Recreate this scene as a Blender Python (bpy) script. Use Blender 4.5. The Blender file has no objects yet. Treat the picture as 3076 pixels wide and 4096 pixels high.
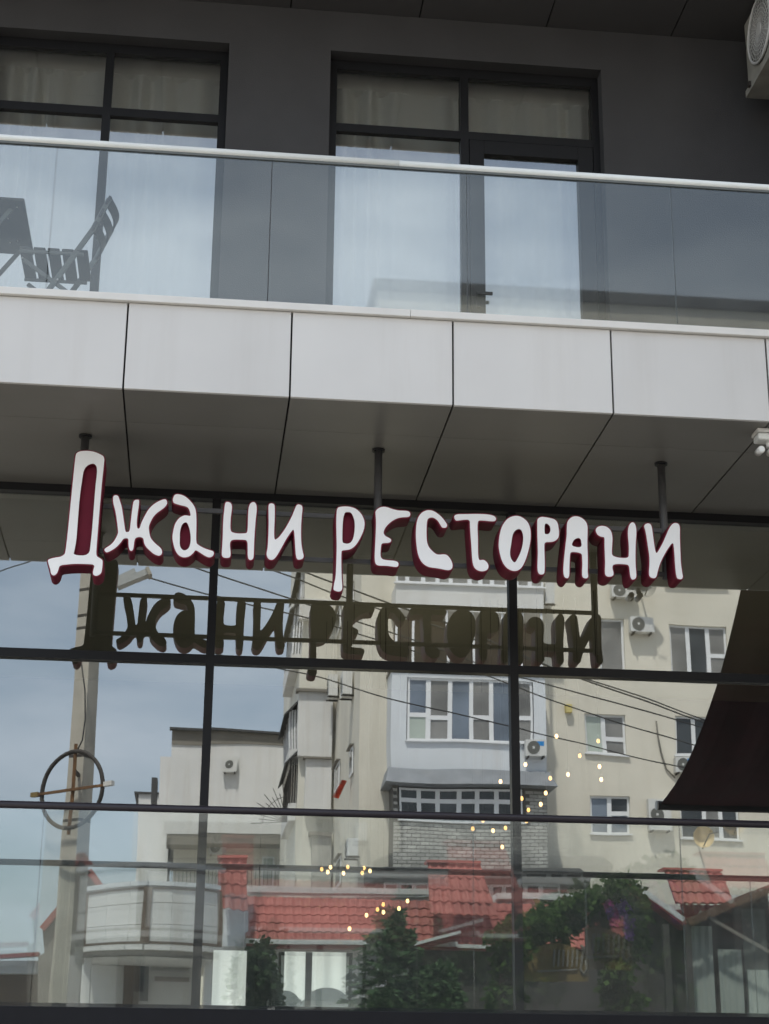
import bpy, bmesh, math, random
from mathutils import Vector, Matrix, noise
from mathutils.geometry import delaunay_2d_cdt
random.seed(7)
R = math.radians
S = bpy.context.scene
COL = S.collection

# ------------------------------------------------------------------ camera
FPX, CX, CY = 6864.818, 1538.0, 2048.0          # focal length and centre, in photograph pixels
ROT = ((0.9938155948942746, -0.11069738108311472, 0.008755179397295755),
       (0.04425656381386808, 0.3225430364708336, -0.9455196170273591),
       (0.10184262321998759, 0.9400596148359498, 0.32544738537919987))
EYE = Vector((0.0, -11.0, 1.6))
cam_data = bpy.data.cameras.new('camera')
cam_data.sensor_fit = 'HORIZONTAL'
cam_data.sensor_width = 36.0
cam_data.lens = FPX / 3076.0 * 36.0
cam_data.clip_start = 0.1
cam_data.clip_end = 3000.0
cam = bpy.data.objects.new('camera', cam_data)
COL.objects.link(cam)
r_, d_, f_ = (Vector(v) for v in ROT)
cam.matrix_world = Matrix(((r_.x, -d_.x, -f_.x, EYE.x), (r_.y, -d_.y, -f_.y, EYE.y),
                           (r_.z, -d_.z, -f_.z, EYE.z), (0, 0, 0, 1)))
S.camera = cam

# ------------------------------------------------------------------ world, sun, exposure
SUN_DIR = Vector((-0.20, 0.47, 0.95)).normalized()      # towards the sun: behind this building, high, a little left
SUN_EL = math.asin(SUN_DIR.z)
SUN_ROT = math.atan2(SUN_DIR.x, SUN_DIR.y)
W = bpy.data.worlds.new('World')
S.world = W
W.use_nodes = True
nt = W.node_tree
nt.nodes.clear()
N = nt.nodes.new
sky = N('ShaderNodeTexSky')
sky.sky_type = 'NISHITA'
sky.sun_disc = False
sky.sun_elevation = SUN_EL
sky.sun_rotation = SUN_ROT
sky.altitude = 50
sky.air_density = 1.2
sky.dust_density = 2.0
tc = N('ShaderNodeTexCoord')
mp = N('ShaderNodeMapping')
mp.inputs['Scale'].default_value = (1.0, 1.0, 3.2)
nz = N('ShaderNodeTexNoise')
nz.inputs['Scale'].default_value = 3.0
nz.inputs['Detail'].default_value = 6.0
nz.inputs['Roughness'].default_value = 0.55
rp = N('ShaderNodeValToRGB')
rp.color_ramp.elements[0].position = 0.38
rp.color_ramp.elements[0].color = (0.30, 0.30, 0.30, 1)
rp.color_ramp.elements[1].position = 0.62
rp.color_ramp.elements[1].color = (0.92, 0.92, 0.92, 1)
cl = N('ShaderNodeMix'); cl.data_type = 'RGBA'
bg = N('ShaderNodeBackground'); bg.inputs['Strength'].default_value = 0.10
wo = N('ShaderNodeOutputWorld')
L = nt.links.new
L(tc.outputs['Generated'], mp.inputs['Vector']); L(mp.outputs['Vector'], nz.inputs['Vector'])
L(nz.outputs['Fac'], rp.inputs['Fac']); L(rp.outputs['Color'], cl.inputs[0])
L(sky.outputs['Color'], cl.inputs[6])
cl.inputs[7].default_value = (6.6, 7.3, 8.3, 1)            # thin bright cloud
L(cl.outputs[2], bg.inputs['Color']); L(bg.outputs[0], wo.inputs['Surface'])

sun_d = bpy.data.lights.new('sun', 'SUN')
sun_d.energy = 3.2
sun_d.angle = R(2.0)
sun_d.color = (1.0, 0.95, 0.87)
sun = bpy.data.objects.new('sun', sun_d)
COL.objects.link(sun)
sun.rotation_euler = SUN_DIR.to_track_quat('Z', 'Y').to_euler()

S.view_settings.view_transform = 'Standard'
S.view_settings.look = 'None'
S.view_settings.exposure = 1.16
S.view_settings.gamma = 1.0
S.view_settings.use_curve_mapping = False
S.cycles.max_bounces = 10
S.cycles.transparent_max_bounces = 24
S.cycles.glossy_bounces = 6
S.cycles.diffuse_bounces = 4
S.cycles.caustics_reflective = False
S.cycles.caustics_refractive = False
S.cycles.sample_clamp_indirect = 6.0

# ------------------------------------------------------------------ helpers: placing
YG = 2.08                                       # plane of the window glass
def at(px, py, y):
    """point of the plane Y=y seen at a pixel of the photograph"""
    a, b = (px - CX) / FPX, (py - CY) / FPX
    d = r_ * a + d_ * b + f_
    t = (y - EYE.y) / d.y
    return EYE + d * t
def atz(px, py, z):
    a, b = (px - CX) / FPX, (py - CY) / FPX
    d = r_ * a + d_ * b + f_
    t = (z - EYE.z) / d.z
    return EYE + d * t
def street(px, py, yv):
    """point across the street whose mirror image in the windows is yv deep"""
    p = at(px, py, yv)
    return Vector((p.x, 2 * YG - p.y, p.z))
def rect(x0, y0, x1, y1, yv):
    """X0, X1, Z0, Z1 of an upright rectangle given by photo pixels at mirrored depth yv"""
    xm, ym = (x0 + x1) / 2, (y0 + y1) / 2
    return (at(x0, ym, yv).x, at(x1, ym, yv).x, at(xm, y1, yv).z, at(xm, y0, yv).z)
def RY(yv):
    return 2 * YG - yv

# ------------------------------------------------------------------ helpers: objects
BASE = {}
def root(name, loc, label, cat, group=None):
    o = bpy.data.objects.new(name, None)
    o.empty_display_size = 0.2
    COL.objects.link(o)
    o.location = loc
    BASE[o.name] = Vector(loc)
    o['label'] = label
    o['category'] = cat
    if group: o['group'] = group
    return o
class MB:
    def __init__(s):
        s.v = []; s.f = []; s.mi = []; s.sm = []
    def face(s, pts, mi=0, smooth=False):
        n = len(s.v)
        s.v += [Vector(p) for p in pts]
        s.f.append(list(range(n, n + len(pts)))); s.mi.append(mi); s.sm.append(smooth)
    def box(s, a, b, mi=0):
        x0, x1 = sorted((a[0], b[0])); y0, y1 = sorted((a[1], b[1])); z0, z1 = sorted((a[2], b[2]))
        n = len(s.v)
        s.v += [Vector(p) for p in ((x0,y0,z0),(x1,y0,z0),(x1,y1,z0),(x0,y1,z0),(x0,y0,z1),(x1,y0,z1),(x1,y1,z1),(x0,y1,z1))]
        for q in ((0,3,2,1),(4,5,6,7),(0,1,5,4),(1,2,6,5),(2,3,7,6),(3,0,4,7)):
            s.f.append([n + i for i in q]); s.mi.append(mi); s.sm.append(False)
        return s
    def hexa(s, p, mi=0):
        """eight corners: bottom 4 then top 4, counter-clockwise"""
        n = len(s.v); s.v += [Vector(q) for q in p]
        for q in ((0,3,2,1),(4,5,6,7),(0,1,5,4),(1,2,6,5),(2,3,7,6),(3,0,4,7)):
            s.f.append([n + i for i in q]); s.mi.append(mi); s.sm.append(False)
        return s
    def bar(s, a, b, w, h, up=(0,0,1), mi=0):
        a = Vector(a); b = Vector(b); d = (b - a).normalized()
        u = Vector(up)
        if abs(d.dot(u)) > 0.98: u = Vector((0,1,0))
        x = d.cross(u).normalized(); z = x.cross(d).normalized()
        x *= w / 2; z *= h / 2
        s.hexa((a - x - z, a + x - z, b + x - z, b - x - z, a - x + z, a + x + z, b + x + z, b - x + z), mi)
        return s
    def tube(s, pts, r, n=10, mi=0, cap=True):
        pts = [Vector(p) for p in pts]
        rr = r if isinstance(r, (list, tuple)) else [r] * len(pts)
        rings = []
        x = None
        for i, p in enumerate(pts):
            d = (pts[min(i + 1, len(pts) - 1)] - pts[max(i - 1, 0)]).normalized()
            if x is None:
                u = Vector((0,0,1)) if abs(d.z) < 0.9 else Vector((0,1,0))
                x = d.cross(u).normalized()
            x = (x - d * x.dot(d)).normalized()
            y = d.cross(x)
            k = len(s.v)
            s.v += [p + (x * math.cos(2*math.pi*j/n) + y * math.sin(2*math.pi*j/n)) * rr[i] for j in range(n)]
            rings.append(k)
        for a, b in zip(rings, rings[1:]):
            for j in range(n):
                s.f.append([a + j, a + (j+1) % n, b + (j+1) % n, b + j]); s.mi.append(mi); s.sm.append(True)
        if cap:
            s.f.append([rings[0] + j for j in range(n)][::-1]); s.mi.append(mi); s.sm.append(False)
            s.f.append([rings[-1] + j for j in range(n)]); s.mi.append(mi); s.sm.append(False)
        return s
    def disc(s, c, nrm, r, n=24, mi=0, depth=0.0):
        c = Vector(c); nrm = Vector(nrm).normalized()
        return s.tube((c, c + nrm * max(depth, 0.001)), r, n, mi)
    def ball(s, c, r, mi=0, n=8):
        c = Vector(c); rings = []
        m = n // 2
        pts = []
        for i in range(m + 1):
            t = math.pi * i / m
            pts.append((max(math.sin(t), 0.02) * r, -math.cos(t) * r))
        s.tube([c + Vector((0,0,z)) for _, z in pts], [q for q, _ in pts], n, mi, False)
        return s
    def build(s, name, mats, parent=None, bevel=0.0, kind=None, base=None):
        me = bpy.data.meshes.new(name)
        b = Vector((0,0,0))
        if parent is not None: b = BASE[parent.name]
        if base is not None: b = Vector(base)
        me.from_pydata([tuple(v - b) for v in s.v], [], s.f)
        for m in (mats if isinstance(mats, (list, tuple)) else [mats]): me.materials.append(m)
        for p, i, sm in zip(me.polygons, s.mi, s.sm):
            p.material_index = i; p.use_smooth = sm
        me.update()
        o = bpy.data.objects.new(name, me)
        COL.objects.link(o)
        if bevel:
            md = o.modifiers.new('bevel', 'BEVEL'); md.width = bevel; md.segments = 2; md.limit_method = 'ANGLE'
        if parent is not None: o.parent = parent
        if parent is None: o.location = b
        BASE[o.name] = b
        if kind: o['kind'] = kind
        return o
def tag(o, label, cat, group=None):
    o['label'] = label; o['category'] = cat
    if group: o['group'] = group
    return o

# ------------------------------------------------------------------ materials
def mat(name, col, rough=0.6, var=0.08, scale=4.0, metal=0.0, bump=0.0, bscale=60.0, streak=0.0, streak_col=None, spec=None):
    m = bpy.data.materials.new(name); m.use_nodes = True
    t = m.node_tree; P = t.nodes['Principled BSDF']; ln = t.links.new
    P.inputs['Roughness'].default_value = rough
    P.inputs['Metallic'].default_value = metal
    if spec is not None: P.inputs['Specular IOR Level'].default_value = spec
    tcn = t.nodes.new('ShaderNodeNewGeometry')
    n1 = t.nodes.new('ShaderNodeTexNoise'); n1.inputs['Scale'].default_value = scale; n1.inputs['Detail'].default_value = 5
    ln(tcn.outputs['Position'], n1.inputs['Vector'])
    mr = t.nodes.new('ShaderNodeMapRange')
    mr.inputs['From Min'].default_value = 0.3; mr.inputs['From Max'].default_value = 0.7
    mr.inputs['To Min'].default_value = 1 - var; mr.inputs['To Max'].default_value = 1 + var
    ln(n1.outputs['Fac'], mr.inputs['Value'])
    mx = t.nodes.new('ShaderNodeMix'); mx.data_type = 'RGBA'; mx.blend_type = 'MULTIPLY'; mx.inputs[0].default_value = 1
    mx.inputs[6].default_value = (*col, 1)
    ln(mr.outputs['Result'], mx.inputs[7])
    out = mx.outputs[2]
    if streak:
        mp2 = t.nodes.new('ShaderNodeMapping'); mp2.inputs['Scale'].default_value = (1.4, 1.4, 0.10)
        ln(tcn.outputs['Position'], mp2.inputs['Vector'])
        n2 = t.nodes.new('ShaderNodeTexNoise'); n2.inputs['Scale'].default_value = 2.0; n2.inputs['Detail'].default_value = 7
        n2.inputs['Roughness'].default_value = 0.65
        ln(mp2.outputs['Vector'], n2.inputs['Vector'])
        r2 = t.nodes.new('ShaderNodeMapRange'); r2.inputs['From Min'].default_value = 0.50; r2.inputs['From Max'].default_value = 0.72
        r2.inputs['To Max'].default_value = streak
        ln(n2.outputs['Fac'], r2.inputs['Value'])
        m2 = t.nodes.new('ShaderNodeMix'); m2.data_type = 'RGBA'
        ln(r2.outputs['Result'], m2.inputs[0]); ln(out, m2.inputs[6])
        m2.inputs[7].default_value = (*(streak_col or (0.22, 0.19, 0.14)), 1)
        out = m2.outputs[2]
    ln(out, P.inputs['Base Color'])
    if bump:
        n3 = t.nodes.new('ShaderNodeTexNoise'); n3.inputs['Scale'].default_value = bscale; n3.inputs['Detail'].default_value = 4
        ln(tcn.outputs['Position'], n3.inputs['Vector'])
        bp = t.nodes.new('ShaderNodeBump'); bp.inputs['Strength'].default_value = 1.0; bp.inputs['Distance'].default_value = bump
        ln(n3.outputs['Fac'], bp.inputs['Height']); ln(bp.outputs['Normal'], P.inputs['Normal'])
    return m
def vary(m, amt):
    t = m.node_tree; P = t.nodes['Principled BSDF']; src = P.inputs['Base Color'].links[0].from_socket
    oi = t.nodes.new('ShaderNodeObjectInfo'); mr = t.nodes.new('ShaderNodeMapRange')
    mr.inputs['To Min'].default_value = 1 - amt; mr.inputs['To Max'].default_value = 1 + amt * .5
    t.links.new(oi.outputs['Random'], mr.inputs['Value'])
    mx = t.nodes.new('ShaderNodeMix'); mx.data_type = 'RGBA'; mx.blend_type = 'MULTIPLY'; mx.inputs[0].default_value = 1
    t.links.new(src, mx.inputs[6]); t.links.new(mr.outputs['Result'], mx.inputs[7]); t.links.new(mx.outputs[2], P.inputs['Base Color'])
    return m
def glass(name, base, gain, tint, refl, wav=0.0006, wsc=0.9, veil=0.0, soft=0.008):
    """pane: clear to what is behind, mirrors what is in front, more so at grazing angles"""
    m = bpy.data.materials.new(name); m.use_nodes = True
    t = m.node_tree; t.nodes.clear(); ln = t.links.new
    o = t.nodes.new('ShaderNodeOutputMaterial'); mx = t.nodes.new('ShaderNodeMixShader')
    tr = t.nodes.new('ShaderNodeBsdfTransparent'); tr.inputs['Color'].default_value = (*tint, 1)
    gl = t.nodes.new('ShaderNodeBsdfGlossy'); gl.inputs['Roughness'].default_value = soft; gl.inputs['Color'].default_value = (*refl, 1)
    fr = t.nodes.new('ShaderNodeFresnel'); fr.inputs['IOR'].default_value = 1.5
    ma = t.nodes.new('ShaderNodeMath'); ma.operation = 'MULTIPLY_ADD'
    ma.inputs[1].default_value = gain; ma.inputs[2].default_value = base; ma.use_clamp = True
    ln(fr.outputs['Fac'], ma.inputs[0]); ln(ma.outputs['Value'], mx.inputs['Fac'])
    ln(tr.outputs[0], mx.inputs[1]); ln(gl.outputs[0], mx.inputs[2]); ln(mx.outputs[0], o.inputs['Surface'])
    if veil:  # mixes a pale diffuse layer over the pane, patchy by noise
        g0 = t.nodes.new('ShaderNodeNewGeometry')
        nd = t.nodes.new('ShaderNodeTexNoise'); nd.inputs['Scale'].default_value = 2.2; nd.inputs['Detail'].default_value = 8; nd.inputs['Roughness'].default_value = 0.7
        ln(g0.outputs['Position'], nd.inputs['Vector'])
        md = t.nodes.new('ShaderNodeMapRange'); md.inputs['From Min'].default_value = 0.3; md.inputs['From Max'].default_value = 0.75
        md.inputs['To Min'].default_value = veil * 0.6; md.inputs['To Max'].default_value = veil * 1.4
        ln(nd.outputs['Fac'], md.inputs['Value'])
        df = t.nodes.new('ShaderNodeBsdfDiffuse'); df.inputs['Color'].default_value = (0.62, 0.66, 0.62, 1)
        m2 = t.nodes.new('ShaderNodeMixShader')
        ln(md.outputs['Result'], m2.inputs['Fac']); ln(mx.outputs[0], m2.inputs[1]); ln(df.outputs[0], m2.inputs[2]); ln(m2.outputs[0], o.inputs['Surface'])
    if wav:
        g = t.nodes.new('ShaderNodeNewGeometry')
        n3 = t.nodes.new('ShaderNodeTexNoise'); n3.inputs['Scale'].default_value = wsc; n3.inputs['Detail'].default_value = 1.0
        ln(g.outputs['Position'], n3.inputs['Vector'])
        bp = t.nodes.new('ShaderNodeBump'); bp.inputs['Strength'].default_value = 1.0; bp.inputs['Distance'].default_value = wav
        ln(n3.outputs['Fac'], bp.inputs['Height']); ln(bp.outputs['Normal'], gl.inputs['Normal'])
    return m
def clear(name, tint):
    m = bpy.data.materials.new(name); m.use_nodes = True
    t = m.node_tree; t.nodes.clear()
    o = t.nodes.new('ShaderNodeOutputMaterial'); tr = t.nodes.new('ShaderNodeBsdfTransparent')
    tr.inputs['Color'].default_value = (*tint, 1); t.links.new(tr.outputs[0], o.inputs['Surface'])
    return m
def emit(name, col, st):
    m = bpy.data.materials.new(name); m.use_nodes = True
    t = m.node_tree; P = t.nodes['Principled BSDF']
    P.inputs['Base Color'].default_value = (*col, 1)
    P.inputs['Emission Color'].default_value = (*col, 1); P.inputs['Emission Strength'].default_value = st
    return m
def cloth(name, col, tl=0.35):
    m = bpy.data.materials.new(name); m.use_nodes = True
    t = m.node_tree; t.nodes.clear(); ln = t.links.new
    o = t.nodes.new('ShaderNodeOutputMaterial'); mx = t.nodes.new('ShaderNodeMixShader'); mx.inputs[0].default_value = tl
    d = t.nodes.new('ShaderNodeBsdfDiffuse'); d.inputs['Color'].default_value = (*col, 1)
    r = t.nodes.new('ShaderNodeBsdfTranslucent'); r.inputs['Color'].default_value = (*col, 1)
    ln(d.outputs[0], mx.inputs[1]); ln(r.outputs[0], mx.inputs[2]); ln(mx.outputs[0], o.inputs['Surface'])
    return m
def voile(name, col, op=0.60):
    """sheer cloth: more threads in the line of sight where the folds turn away, so denser there"""
    m = bpy.data.materials.new(name); m.use_nodes = True
    t = m.node_tree; t.nodes.clear(); ln = t.links.new
    o = t.nodes.new('ShaderNodeOutputMaterial')
    d = t.nodes.new('ShaderNodeBsdfDiffuse'); d.inputs['Color'].default_value = (*col, 1)
    r = t.nodes.new('ShaderNodeBsdfTranslucent'); r.inputs['Color'].default_value = (*col, 1)
    mx = t.nodes.new('ShaderNodeMixShader'); mx.inputs[0].default_value = 0.35
    ln(d.outputs[0], mx.inputs[1]); ln(r.outputs[0], mx.inputs[2])
    lw = t.nodes.new('ShaderNodeLayerWeight'); lw.inputs['Blend'].default_value = 0.5
    mr = t.nodes.new('ShaderNodeMapRange'); mr.inputs['To Min'].default_value = op; mr.inputs['To Max'].default_value = 1.0
    ln(lw.outputs['Facing'], mr.inputs['Value'])
    tr = t.nodes.new('ShaderNodeBsdfTransparent'); ms = t.nodes.new('ShaderNodeMixShader')
    ln(mr.outputs['Result'], ms.inputs[0]); ln(tr.outputs[0], ms.inputs[1]); ln(mx.outputs[0], ms.inputs[2]); ln(ms.outputs[0], o.inputs['Surface'])
    return m
def leaf(name, c1, c2, scale=2.0, tl=0.25):
    m = bpy.data.materials.new(name); m.use_nodes = True
    t = m.node_tree; t.nodes.clear(); ln = t.links.new
    g = t.nodes.new('ShaderNodeNewGeometry')
    n = t.nodes.new('ShaderNodeTexNoise'); n.inputs['Scale'].default_value = scale; n.inputs['Detail'].default_value = 4
    ln(g.outputs['Position'], n.inputs['Vector'])
    ad = t.nodes.new('ShaderNodeMath'); ad.operation = 'MULTIPLY_ADD'; ad.inputs[1].default_value = 0.45
    ln(g.outputs['Random Per Island'], ad.inputs[0]); ln(n.outputs['Fac'], ad.inputs[2])
    mr = t.nodes.new('ShaderNodeMapRange'); mr.inputs['From Min'].default_value = 0.35; mr.inputs['From Max'].default_value = 1.05
    ln(ad.outputs[0], mr.inputs['Value'])
    mx = t.nodes.new('ShaderNodeMix'); mx.data_type = 'RGBA'
    mx.inputs[6].default_value = (*c1, 1); mx.inputs[7].default_value = (*c2, 1)
    ln(mr.outputs['Result'], mx.inputs[0])
    o = t.nodes.new('ShaderNodeOutputMaterial'); ms = t.nodes.new('ShaderNodeMixShader'); ms.inputs[0].default_value = tl
    d = t.nodes.new('ShaderNodeBsdfDiffuse'); tr = t.nodes.new('ShaderNodeBsdfTranslucent')
    ln(mx.outputs[2], d.inputs['Color']); ln(mx.outputs[2], tr.inputs['Color'])
    ln(d.outputs[0], ms.inputs[1]); ln(tr.outputs[0], ms.inputs[2]); ln(ms.outputs[0], o.inputs['Surface'])
    return m

M = {}
M['grey_wall'] = mat('grey_plaster', (0.054, 0.053, 0.054), 0.85, 0.09, 2.2, bump=0.002, bscale=90)
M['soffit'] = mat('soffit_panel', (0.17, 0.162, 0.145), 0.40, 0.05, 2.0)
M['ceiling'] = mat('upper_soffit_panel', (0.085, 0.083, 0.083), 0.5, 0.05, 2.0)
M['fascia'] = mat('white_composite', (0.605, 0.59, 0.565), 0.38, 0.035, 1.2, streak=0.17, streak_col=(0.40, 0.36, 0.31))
M['cap'] = mat('cap_metal', (0.66, 0.64, 0.60), 0.40, 0.04, 3.0)
M['joint'] = mat('dark_joint', (0.012, 0.011, 0.010), 0.8, 0.2, 20)
M['frame'] = mat('black_aluminium', (0.011, 0.011, 0.012), 0.45, 0.08, 6, spec=0.22)
M['rail_white'] = mat('white_handrail', (0.72, 0.73, 0.69), 0.35, 0.03, 6)
M['rail_dark'] = mat('dark_handrail', (0.022, 0.017, 0.021), 0.38, 0.1, 10, spec=0.35)
M['beam'] = mat('black_beam', (0.011, 0.011, 0.013), 0.55, 0.12, 6, spec=0.2)
M['pane'] = glass('window_glass', 0.27, 0.9, (0.70, 0.73, 0.70), (0.97, 1.0, 0.99), 0.0011, 0.9, 0.012)
M['upper_pane'] = glass('upper_window_glass', 0.22, 0.9, (0.90, 0.92, 0.90), (0.98, 1.0, 1.0), 0.0009, 0.8, 0.008)
M['railing'] = glass('railing_glass', 0.055, 1.0, (0.92, 0.95, 0.94), (0.95, 1.0, 0.98), 0.0006, 0.7, 0.038, 0.018)
M['back'] = clear('pane_back', (1, 1, 1))
M['edge'] = mat('glass_edge', (0.05, 0.085, 0.075), 0.2, 0.1, 20)
M['curtain'] = voile('white_voile', (0.90, 0.90, 0.85), 0.68)
M['drape'] = cloth('rear_drape', (0.88, 0.92, 0.89), 0.75)
M['burgundy'] = mat('burgundy_letter_side', (0.150, 0.011, 0.028), 0.6, 0.08, 8, spec=0.2)
M['face'] = mat('white_letter_face', (0.86, 0.85, 0.835), 0.45, 0.025, 5)
M['letter_back'] = mat('letter_back', (0.16, 0.15, 0.12), 0.5, 0.08, 5)
M['pole'] = mat('sign_pole_metal', (0.065, 0.063, 0.062), 0.45, 0.15, 8)
M['interior'] = mat('dark_interior', (0.016, 0.015, 0.014), 0.8, 0.15, 2)
M['room_ceiling'] = mat('tan_ceiling', (0.47, 0.45, 0.36), 0.9, 0.05, 2)
M['room_floor'] = mat('room_floor', (0.30, 0.27, 0.22), 0.6, 0.1, 2)
M['floor'] = mat('floor_tile', (0.12, 0.11, 0.10), 0.6, 0.1, 2)
M['chair'] = mat('anthracite_slat', (0.028, 0.029, 0.033), 0.5, 0.1, 10)
M['chair_metal'] = mat('grey_steel', (0.10, 0.11, 0.105), 0.45, 0.1, 10)
M['bolt'] = mat('bolt_metal', (0.6, 0.6, 0.6), 0.3, 0.02, 10, metal=0.6)
M['ac'] = mat('ac_casing', (0.62, 0.62, 0.60), 0.5, 0.05, 4, streak=0.15)
M['ac_dirty'] = mat('ac_casing_old', (0.33, 0.32, 0.28), 0.6, 0.15, 6, streak=0.3)
M['ac_grille'] = mat('ac_grille', (0.11, 0.11, 0.10), 0.6, 0.1, 20)
M['sticker'] = mat('blue_sticker', (0.02, 0.22, 0.55), 0.4, 0.03, 5)
M['bulb'] = emit('bulb_glow', (1.0, 0.60, 0.25), 2.8)
M['bulb_dim'] = emit('bulb_glow_dim', (1.0, 0.52, 0.16), 1.6)
M['cord'] = mat('black_cord', (0.02, 0.02, 0.02), 0.7, 0.1, 10)
M['awning_olive'] = mat('olive_fabric', (0.11, 0.105, 0.075), 0.9, 0.08, 4)
M['awning_red'] = mat('burgundy_fabric', (0.045, 0.004, 0.009), 0.9, 0.3, 3)
# across the street
M['cream'] = mat('cream_render', (0.66, 0.625, 0.535), 0.9, 0.09, 0.45, streak=0.20, streak_col=(0.40, 0.35, 0.26), bump=0.01, bscale=8)
M['cream2'] = mat('pale_cream_render', (0.66, 0.64, 0.57), 0.9, 0.08, 0.5, streak=0.2, streak_col=(0.36, 0.31, 0.20), bump=0.01, bscale=8)
M['whitewash'] = mat('white_render', (0.66, 0.66, 0.65), 0.9, 0.06, 0.7, streak=0.30, streak_col=(0.42, 0.36, 0.28), bump=0.006, bscale=10)
M['whiteblue'] = mat('white_loggia_panel', (0.62, 0.65, 0.68), 0.8, 0.05, 0.8, streak=0.30, streak_col=(0.44, 0.40, 0.36))
M['greyroof'] = mat('grey_sheet', (0.20, 0.215, 0.235), 0.6, 0.15, 2, streak=0.3, streak_col=(0.34, 0.34, 0.34))
M['parapet'] = mat('grey_brown_parapet', (0.20, 0.185, 0.16), 0.9, 0.1, 1.5)
M['darktrim'] = mat('dark_sheet_trim', (0.05, 0.05, 0.05), 0.7, 0.2, 3)
M['brown'] = mat('brown_board', (0.12, 0.085, 0.06), 0.7, 0.2, 1.5)
M['brick'] = mat('silicate_brick', (0.42, 0.41, 0.38), 0.9, 0.16, 2.5)
M['mortar'] = mat('mortar', (0.11, 0.105, 0.095), 0.95, 0.1, 8)
M['upvc'] = mat('white_upvc', (0.74, 0.75, 0.76), 0.4, 0.03, 3)
M['dark_glass'] = mat('house_glass', (0.045, 0.050, 0.055), 0.06, 0.6, 0.9)
M['mid_glass'] = mat('curtained_glass', (0.21, 0.205, 0.195), 0.08, 0.35, 0.9)
M['blue_glass'] = mat('blue_blind_glass', (0.16, 0.19, 0.235), 0.08, 0.3, 0.8)
M['pale_glass'] = mat('pale_blind_glass', (0.42, 0.47, 0.42), 0.15, 0.12, 1.2)
M['bright_pane'] = mat('bright_pane', (0.80, 0.86, 0.81), 0.3, 0.06, 1.0)  # pale colour stands in for bright daylight in the house panes
M['red_tile'] = mat('red_metal_tile', (0.36, 0.105, 0.086), 0.65, 0.22, 1.3)
M['red_dark'] = mat('dark_red_trim', (0.22, 0.035, 0.03), 0.5, 0.1, 4)
M['gutter'] = mat('white_gutter', (0.62, 0.64, 0.63), 0.4, 0.05, 4)
M['concrete'] = mat('pole_concrete', (0.44, 0.41, 0.35), 0.95, 0.14, 2.5, bump=0.008, bscale=25, streak=0.25, streak_col=(0.22, 0.20, 0.17))
M['rust'] = mat('rusty_steel', (0.15, 0.075, 0.03), 0.85, 0.4, 12)
M['iron'] = mat('dark_iron', (0.04, 0.033, 0.028), 0.7, 0.3, 10)
M['lamp_grey'] = mat('lamp_casing', (0.40, 0.41, 0.40), 0.5, 0.08, 6)
M['wire'] = mat('cable', (0.03, 0.03, 0.03), 0.7, 0.1, 5)
M['asphalt'] = mat('asphalt', (0.105, 0.102, 0.097), 0.9, 0.2, 1.5, bump=0.004, bscale=80)
M['paving'] = mat('paving', (0.40, 0.375, 0.335), 0.9, 0.15, 1.5)
M['spruce'] = leaf('spruce_needles', (0.022, 0.046, 0.026), (0.11, 0.18, 0.085), 3.0)
M['bush'] = leaf('bush_leaves', (0.014, 0.030, 0.017), (0.08, 0.125, 0.060), 3.0)
M['vine'] = leaf('vine_leaves', (0.012, 0.032, 0.010), (0.11, 0.18, 0.055), 2.0, 0.4)
M['purple'] = leaf('purple_blossom', (0.06, 0.03, 0.16), (0.22, 0.10, 0.36), 4.0)
M['pink'] = leaf('pink_blossom', (0.20, 0.02, 0.13), (0.34, 0.07, 0.25), 4.0)
M['bark'] = mat('bark', (0.09, 0.065, 0.045), 0.95, 0.3, 8)
M['timber'] = mat('brown_timber', (0.11, 0.06, 0.035), 0.7, 0.25, 4)
M['ochre'] = mat('ochre_sign_board', (0.16, 0.11, 0.035), 0.7, 0.25, 3)
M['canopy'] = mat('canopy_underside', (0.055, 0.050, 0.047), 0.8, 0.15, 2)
M['green_drape'] = mat('grey_green_drape', (0.34, 0.38, 0.35), 0.9, 0.1, 1.5)
M['flag'] = mat('red_orange_cloth', (0.55, 0.06, 0.02), 0.9, 0.5, 6)
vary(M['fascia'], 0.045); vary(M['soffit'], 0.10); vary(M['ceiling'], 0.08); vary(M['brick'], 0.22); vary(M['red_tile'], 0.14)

# ================================================================== THE RESTAURANT BUILDING
ZS, ZC = 6.222, 10.73               # undersides of the balcony and of the balcony above
PITCH, X0 = 1.1455, -0.622          # cladding joints
B = root('restaurant_building', (0.0, 2.5, 0.0),
         'dark grey building with white balcony fascia, soffit panels and reflecting shopfront glass', 'building')
XL, XR = -5.2, 9.7
joints = [X0 + k * PITCH for k in range(-4, 10)]
mb = MB()
for a, b in ((XL, -2.052), (0.0, 0.887), (3.302, 4.92)):
    mb.box((a, 1.9, 6.90), (b, 2.2, ZC))
for a, b in ((-2.052, 0.0), (0.887, 3.302)):
    mb.box((a, 1.9, 10.325), (b, 2.2, ZC))
mb.build('wall', M['grey_wall'], B)
MB().box((4.92, 0.05, 6.90), (5.15, 2.2, ZC)).build('side_wall', M['grey_wall'], B)
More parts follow.
